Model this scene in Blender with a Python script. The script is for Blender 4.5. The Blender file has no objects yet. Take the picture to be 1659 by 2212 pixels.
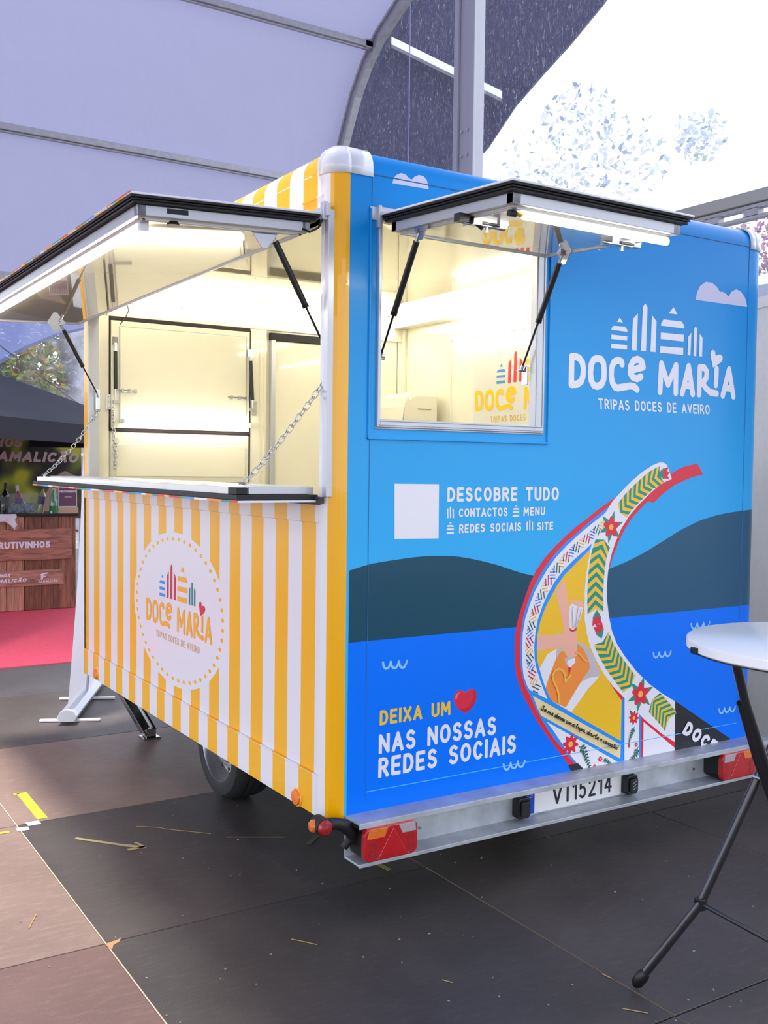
import bpy, bmesh, math, random
from mathutils import Vector, Matrix
random.seed(7)
SC = bpy.context.scene
COL = SC.collection
PI = math.pi

# ------------------------------------------------------------------ camera
CAM = [[0.845727, -0.533476, 0.01218], [-0.01281, -0.043115, -0.998988], [0.533461, 0.844716, -0.043297], [-1.740929, -2.975321, 1.562867]]
F_PX = 2199.73841
cam_d = bpy.data.cameras.new('camera')
cam = bpy.data.objects.new('camera', cam_d)
COL.objects.link(cam)
rx, ry, rz, cp = [Vector(v) for v in CAM]
cam.matrix_world = Matrix(((rx.x, -ry.x, -rz.x, cp.x), (rx.y, -ry.y, -rz.y, cp.y), (rx.z, -ry.z, -rz.z, cp.z), (0, 0, 0, 1)))
cam_d.sensor_fit = 'HORIZONTAL'
cam_d.sensor_width = 36.0
cam_d.lens = F_PX / 1659.0 * 36.0
cam_d.clip_start = 0.05
cam_d.clip_end = 400
SC.camera = cam

# ------------------------------------------------------------------ world and light
SC.view_settings.view_transform = 'Standard'
SC.view_settings.look = 'None'
SC.view_settings.exposure = 0.42
SC.view_settings.gamma = 1.0
SC.view_settings.use_curve_mapping = False
W = bpy.data.worlds.new('overcast_sky')
SC.world = W
W.use_nodes = True
bg = W.node_tree.nodes['Background']
bg.inputs[0].default_value = (0.88, 0.93, 1.0, 1)
bg.inputs[1].default_value = 2.0
LED_STRENGTH = 15.0
LED_COL = (1.0, 0.965, 0.90)
ADDED_LAMP_W = 118.0
TENT_TRANS = (0.138, 0.138, 0.218)

# ------------------------------------------------------------------ helpers
def s2l(c):
    return tuple(((v/255)/12.92 if v/255 <= 0.04045 else ((v/255+0.055)/1.055)**2.4) for v in c)

MATS = {}
def mat(name, rgb=(200, 200, 200), rough=0.5, metal=0.0, coat=0.0, emit=None, es=0.0, trans=0.0, noise=0.0, nscale=8.0, alpha=1.0, spec=0.5, bump=0.0, bscale=60.0, lin=None):
    if name in MATS: return MATS[name]
    m = bpy.data.materials.new(name); m.use_nodes = True
    nt = m.node_tree; b = nt.nodes['Principled BSDF']
    c = lin or s2l(rgb)
    b.inputs['Base Color'].default_value = (*c, 1)
    b.inputs['Roughness'].default_value = rough
    b.inputs['Metallic'].default_value = metal
    b.inputs['Coat Weight'].default_value = coat
    b.inputs['Coat Roughness'].default_value = 0.025
    b.inputs['Specular IOR Level'].default_value = spec
    b.inputs['Transmission Weight'].default_value = trans
    b.inputs['Alpha'].default_value = alpha
    if emit is not None:
        b.inputs['Emission Color'].default_value = (*emit, 1); b.inputs['Emission Strength'].default_value = es
    if noise > 0 or bump > 0:
        tc = nt.nodes.new('ShaderNodeTexCoord')
    if noise > 0:
        n = nt.nodes.new('ShaderNodeTexNoise'); n.inputs['Scale'].default_value = nscale; n.inputs['Detail'].default_value = 8
        nt.links.new(tc.outputs['Object'], n.inputs['Vector'])
        mx = nt.nodes.new('ShaderNodeMix'); mx.data_type = 'RGBA'
        mr = nt.nodes.new('ShaderNodeMapRange'); mr.inputs[1].default_value = 0.3; mr.inputs[2].default_value = 0.7
        nt.links.new(n.outputs[0], mr.inputs[0]); nt.links.new(mr.outputs[0], mx.inputs[0])
        mx.inputs[6].default_value = (*[min(1, v*(1-noise)) for v in c], 1)
        mx.inputs[7].default_value = (*[min(1, v*(1+noise)) for v in c], 1)
        nt.links.new(mx.outputs[2], b.inputs['Base Color'])
    if bump > 0:
        n2 = nt.nodes.new('ShaderNodeTexNoise'); n2.inputs['Scale'].default_value = bscale; n2.inputs['Detail'].default_value = 4
        nt.links.new(tc.outputs['Object'], n2.inputs['Vector'])
        bp = nt.nodes.new('ShaderNodeBump'); bp.inputs['Strength'].default_value = bump; bp.inputs['Distance'].default_value = 0.01
        nt.links.new(n2.outputs[0], bp.inputs['Height']); nt.links.new(bp.outputs[0], b.inputs['Normal'])
    MATS[name] = m
    return m

class MB:
    def __init__(s): s.v = []; s.f = []; s.mi = []; s.mats = []
    def m(s, material):
        if material is None: return 0
        if material not in s.mats: s.mats.append(material)
        return s.mats.index(material)
    def add(s, vs, fs, material=None):
        o = len(s.v); i = s.m(material)
        s.v += [tuple(v) for v in vs]
        for f in fs: s.f.append(tuple(a+o for a in f)); s.mi.append(i)
        return s
    def box(s, x0, x1, y0, y1, z0, z1, material=None, **side):
        # side: xm,xp,ym,yp,zm,zp override materials
        P = [(x0,y0,z0),(x1,y0,z0),(x1,y1,z0),(x0,y1,z0),(x0,y0,z1),(x1,y0,z1),(x1,y1,z1),(x0,y1,z1)]
        F = {'zm': (0,3,2,1), 'zp': (4,5,6,7), 'ym': (0,1,5,4), 'xp': (1,2,6,5), 'yp': (2,3,7,6), 'xm': (3,0,4,7)}
        o = len(s.v); s.v += P
        for k, f in F.items():
            s.f.append(tuple(a+o for a in f)); s.mi.append(s.m(side.get(k, material)))
        return s
    def obox(s, c, ax, ay, az, material=None):
        c = Vector(c); ax, ay, az = Vector(ax), Vector(ay), Vector(az)
        P = [c+ax*i+ay*j+az*k for k in (-1, 1) for i, j in ((-1,-1),(1,-1),(1,1),(-1,1))]
        return s.add(P, [(0,3,2,1),(4,5,6,7),(0,1,5,4),(1,2,6,5),(2,3,7,6),(3,0,4,7)], material)
    def tube(s, pts, r, n=10, material=None, caps=True, closed=False):
        pts = [Vector(p) for p in pts]; L = len(pts)
        rs = r if isinstance(r, (list, tuple)) else [r]*L
        rings = []; prev = None
        for i in range(L):
            if closed: t = (pts[(i+1) % L]-pts[i-1])
            else: t = (pts[min(i+1, L-1)]-pts[max(i-1, 0)])
            t.normalize()
            if prev is None:
                a = Vector((0,0,1)) if abs(t.z) < 0.9 else Vector((1,0,0))
                u = t.cross(a).normalized()
            else:
                u = (prev - t*prev.dot(t)).normalized()
            w = t.cross(u); prev = u
            rings.append([pts[i]+(u*math.cos(k*2*PI/n)+w*math.sin(k*2*PI/n))*rs[i] for k in range(n)])
        V = [p for R in rings for p in R]; F = []
        for i in range(L if closed else L-1):
            j = (i+1) % L
            for k in range(n):
                k2 = (k+1) % n
                F.append((i*n+k, i*n+k2, j*n+k2, j*n+k))
        if caps and not closed:
            F.append(tuple(range(n))[::-1]); F.append(tuple((L-1)*n+k for k in range(n)))
        return s.add(V, F, material)
    def lathe(s, prof, c=(0,0,0), n=24, axis='z', material=None, caps=True):
        # prof: (r, h) list
        V = []; F = []; c = Vector(c)
        for r, h in prof:
            for k in range(n):
                a = 2*PI*k/n; p = (r*math.cos(a), r*math.sin(a), h)
                if axis == 'x': p = (p[2], p[0], p[1])
                if axis == 'y': p = (p[0], p[2], p[1])
                V.append(c+Vector(p))
        m_ = len(prof)
        for i in range(m_-1):
            for k in range(n):
                k2 = (k+1) % n; F.append((i*n+k, i*n+k2, (i+1)*n+k2, (i+1)*n+k))
        if caps and prof[0][0] > 1e-6: F.append(tuple(range(n))[::-1])
        if caps and prof[-1][0] > 1e-6: F.append(tuple((m_-1)*n+k for k in range(n)))
        return s.add(V, F, material)
    def prism(s, poly, fn, d0, d1, material=None):
        # poly 2D, fn(u, v, d) -> 3D, between depths d0 and d1
        n = len(poly)
        V = [fn(u, v, d0) for u, v in poly]+[fn(u, v, d1) for u, v in poly]
        F = [tuple(range(n))[::-1], tuple(range(n, 2*n))]+[(i, (i+1) % n, n+(i+1) % n, n+i) for i in range(n)]
        return s.add(V, F, material)

SPLIT = {'bolt', 'tube_cap', 'rivet', 'screw', 'bulb_window', 'vent_hole', 'wheel_bolt', 'tread_groove', 'cloud_print', 'leg', 'mast', 'branch', 'grille_slat', 'shelf_rib', 'lining_joint',
         'seam_post', 'strut_foot_plate', 'end_cap', 'hinge_bracket', 'floor_surround', 'panel_joint', 'gasket', 'chassis_rail', 'drawbar', 'valance', 'emblem_piece', 'latch', 'strut_joint', 'panel_bead', 'seam', 'top_frame', 'emblem', 'edge_print'}
def islands(mb):
    n = len(mb.v); p = list(range(n))
    def f(a):
        while p[a] != a: p[a] = p[p[a]]; a = p[a]
        return a
    for fc in mb.f:
        for i in fc[1:]:
            a, b = f(fc[0]), f(i)
            if a != b: p[a] = b
    # boxes that touch or overlap stay one piece
    grp = {}
    for i in range(n): grp.setdefault(f(i), []).append(i)
    keys = list(grp); bb = {}
    for k in keys:
        vs = [mb.v[i] for i in grp[k]]; bb[k] = [(min(v[a] for v in vs)-.0004, max(v[a] for v in vs)+.0004) for a in range(3)]
    for i, a in enumerate(keys):
        for b in keys[i+1:]:
            if all(bb[a][q][0] <= bb[b][q][1] and bb[b][q][0] <= bb[a][q][1] for q in range(3)):
                ra, rb_ = f(a), f(b)
                if ra != rb_: p[ra] = rb_
    out = {}
    for fc, mi in zip(mb.f, mb.mi): out.setdefault(f(fc[0]), []).append((fc, mi))
    res = []
    for k, fs in out.items():
        ids = sorted({i for fc, _ in fs for i in fc}); mp = {a: b for b, a in enumerate(ids)}
        m2 = MB(); m2.mats = mb.mats; m2.v = [mb.v[i] for i in ids]; m2.f = [tuple(mp[i] for i in fc) for fc, _ in fs]; m2.mi = [mi for _, mi in fs]; res.append(m2)
    return res
WL = {}
def wl(o): return WL.get(o.name, Vector((0, 0, 0)))
def build(name, mb, material=None, parent=None, smooth=False, bevel=0.0, seg=2, _one=False):
    mb.v = [tuple(v) for v in mb.v]
    if name in SPLIT and parent is not None and not _one:
        parts = islands(mb)
        if len(parts) > 1:
            return [build(name, q, material, parent, smooth, bevel, seg, True) for q in parts][0]
    me = bpy.data.meshes.new(name)
    me.from_pydata([tuple(v) for v in mb.v], [], mb.f)
    mats = mb.mats if mb.mats else [material]
    for m_ in mats: me.materials.append(m_)
    if mb.mats:
        for p, i in zip(me.polygons, mb.mi): p.material_index = i
    bmx = bmesh.new(); bmx.from_mesh(me); bmesh.ops.recalc_face_normals(bmx, faces=bmx.faces); bmx.to_mesh(me); bmx.free()
    o = bpy.data.objects.new(name, me); COL.objects.link(o)
    if parent is not None:
        o.parent = parent; o.location = -wl(parent)
    WL[o.name] = Vector((0, 0, 0))
    if smooth:
        for p in me.polygons: p.use_smooth = True
        md = o.modifiers.new('edges', 'EDGE_SPLIT'); md.split_angle = math.radians(38)
    if bevel > 0:
        md = o.modifiers.new('bevel', 'BEVEL'); md.width = bevel; md.segments = seg; md.limit_method = 'ANGLE'; md.angle_limit = math.radians(40)
    return o
def tag(o, label=None, cat=None, group=None, kind=None):
    if label: o['label'] = label
    if cat: o['category'] = cat
    if group: o['group'] = group
    if kind: o['kind'] = kind
    return o
def empty(name, loc, label=None, cat=None, group=None, kind=None, parent=None):
    o = bpy.data.objects.new(name, None); COL.objects.link(o); o.empty_display_size = 0.1
    o.location = loc; WL[o.name] = Vector(loc)
    if parent is not None: o.parent = parent; o.location = Vector(loc)-wl(parent)
    return tag(o, label, cat, group, kind)
def structure(name, mb, material=None, parent=None, **k):
    o = build(name, mb, material, parent, **k)
    if parent is None: o['kind'] = 'structure'
    return o
def copy_shift(o, parent, base, offs, rot=None):
    c = o.copy(); COL.objects.link(c); c.parent = parent
    c.location = Vector(offs); 
    return c

# flat print: polygons and strokes on a surface given by fn(u, v, depth)
def tri_poly(pts):
    from mathutils.geometry import tessellate_polygon
    return tessellate_polygon([[Vector((p[0], p[1], 0)) for p in pts]])
def clip_below(pts, z):
    out = []
    for i in range(len(pts)):
        a, b = pts[i-1], pts[i]
        ia, ib = a[1] >= z, b[1] >= z
        if ia != ib:
            t = (z-a[1])/(b[1]-a[1]); out.append((a[0]+t*(b[0]-a[0]), z))
        if ib: out.append((b[0], b[1]))
    return out
class Print:
    def __init__(s, fn, base=0.0006, step=0.00006, zmin=None):
        s.fn = fn; s.d = base; s.step = step; s.mb = MB(); s.zmin = zmin; s.hold = False
    def poly(s, pts, m_):
        if s.zmin is not None: pts = clip_below(pts, s.zmin)
        if len(pts) < 3: return
        if not s.hold: s.d += s.step
        s.mb.add([s.fn(p[0], p[1], s.d) for p in pts], tri_poly(pts), m_)
    def stroke(s, pts, w, m_, closed=False, cap=True):
        """pen stroke: one quad per segment and a disc at every joint, each a hair above the last"""
        pts = [Vector((p[0], p[1])) for p in pts]; n = len(pts); st = min(s.step, 1.2e-5)
        def put(poly):
            if s.zmin is not None: poly = clip_below([(v.x, v.y) for v in poly], s.zmin)
            else: poly = [(v.x, v.y) for v in poly]
            if len(poly) < 3: return
            s.d += st
            s.mb.add([s.fn(p[0], p[1], s.d) for p in poly], [tuple(range(len(poly)))], m_)
        for i in range(n if closed else n-1):
            a, b = pts[i], pts[(i+1) % n]
            if (b-a).length < 1e-7: continue
            d = (b-a).normalized(); q = Vector((-d.y, d.x))*w/2
            put([a-q, b-q, b+q, a+q])
        k = 12 if w > .006 else 8
        for i in range(n):
            if not closed and not cap and i in (0, n-1): continue
            if not closed and i in (0, n-1): pass
            elif (pts[i]-pts[i-1]).normalized().dot((pts[(i+1) % n]-pts[i]).normalized()) > .995: continue
            put([pts[i]+Vector((math.cos(2*PI*j/k), math.sin(2*PI*j/k)))*w/2 for j in range(k)])

def arc(cx, cy, rx_, ry_, a0, a1, n=9):
    return [(cx+rx_*math.cos(math.radians(a0+(a1-a0)*i/(n-1))), cy+ry_*math.sin(math.radians(a0+(a1-a0)*i/(n-1)))) for i in range(n)]
def ell(cx, cy, rx_, ry_, n=20): return arc(cx, cy, rx_, ry_, 90, 450-360/n, n)
# glyph: (width, [(points, closed)])
G = {
'A': (.56, [([(0,0),(.28,1),(.56,0)],0),([(.1,.3),(.46,.3)],0)]),
'B': (.46, [([(0,0),(0,1),(.22,1)]+arc(.22,.76,.2,.24,90,-90)+[(.0,.52)],0),([(.22,.52)]+arc(.22,.26,.24,.26,90,-90)+[(0,0)],0)]),
'C': (.48, [(arc(.26,.5,.26,.5,48,312,15),0)]),
'D': (.48, [([(0,0),(0,1),(.2,1)]+arc(.2,.5,.28,.5,90,-90,13)+[(0,0)],0)]),
'E': (.40, [([(.40,1),(0,1),(0,0),(.40,0)],0),([(0,.5),(.35,.5)],0)]),
'F': (.40, [([(.40,1),(0,1),(0,0)],0),([(0,.5),(.35,.5)],0)]),
'H': (.48, [([(0,0),(0,1)],0),([(.48,0),(.48,1)],0),([(0,.5),(.48,.5)],0)]),
'I': (.0, [([(0,0),(0,1)],0)]),
'L': (.38, [([(0,1),(0,0),(.38,0)],0)]),
'M': (.64, [([(0,0),(.04,1),(.32,.3),(.60,1),(.64,0)],0)]),
'N': (.50, [([(0,0),(0,1),(.50,0),(.50,1)],0)]),
'O': (.54, [(ell(.27,.5,.27,.5),1)]),
'P': (.44, [([(0,0),(0,1),(.2,1)]+arc(.2,.73,.24,.27,90,-90)+[(0,.46)],0)]),
'R': (.46, [([(0,0),(0,1),(.2,1)]+arc(.2,.74,.22,.26,90,-90)+[(0,.48)],0),([(.2,.48),(.46,0)],0)]),
'S': (.44, [(arc(.22,.75,.2,.25,35,225,9)+arc(.22,.25,.22,.26,55,-150,10),0)]),
'T': (.48, [([(0,1),(.48,1)],0),([(.24,1),(.24,0)],0)]),
'U': (.48, [([(0,1),(0,.25)]+arc(.24,.25,.24,.25,180,360)+[(.48,.25),(.48,1)],0)]),
'V': (.52, [([(0,1),(.26,0),(.52,1)],0)]),
'X': (.50, [([(0,1),(.5,0)],0),([(0,0),(.5,1)],0)]),
'1': (.20, [([(0,.78),(.2,1),(.2,0)],0)]),
'2': (.44, [(arc(.22,.75,.2,.25,170,-20,9)+[(.36,.52),(0,0),(.44,0)],0)]),
'4': (.46, [([(.34,0),(.34,1),(0,.28),(.46,.28)],0)]),
'5': (.42, [([(.40,1),(.06,1),(.03,.56)]+arc(.19,.31,.22,.31,110,-140,10),0)]),
' ': (.30, []), '-': (.25, [([(0,.45),(.25,.45)],0)]),
}
G['Ã'] = (.56, G['A'][1]+[([(.1,1.16),(.2,1.24),(.36,1.16),(.46,1.24)],0)])
G['Ç'] = (.48, G['C'][1]+[([(.26,0),(.26,-.18),(.18,-.2)],0)])
def text(pr, t, a, b, u, m_, weight=.19, gap=.16, slant=0.0, cap=False):
    """lettering from baseline start a to baseline end b, a + up = u"""
    a, b, u = Vector(a), Vector(b), Vector(u)
    ws = [G[c][0]+weight for c in t]
    W_ = sum(ws)+gap*(len(t)-1)
    ex = (b-a)/W_; up = (u-a)
    sc = up.length; wt = weight*sc
    # keep stroke ends inside the cap height
    x = weight/2; d0 = pr.d
    for c, w_ in zip(t, ws):
        pr.d = d0
        for pts, cl in G[c][1]:
            q = [a+ex*(x+p[0]+slant*p[1])+up*(weight/2+p[1]*(1-weight)) for p in pts]
            wt2 = weight*(sc*0.5+ex.length*0.5) if ex.length > 0 else wt
            if not cl:
                # extend flat ends so they reach the cap line
                for e, f_ in ((0, 1), (-1, -2)):
                    d = (q[e]-q[f_])
                    if d.length > 1e-6: q[e] = q[e]+d.normalized()*wt2*0.48
            pr.stroke(q, wt2, m_, bool(cl), cap)
        x += w_+gap

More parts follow.
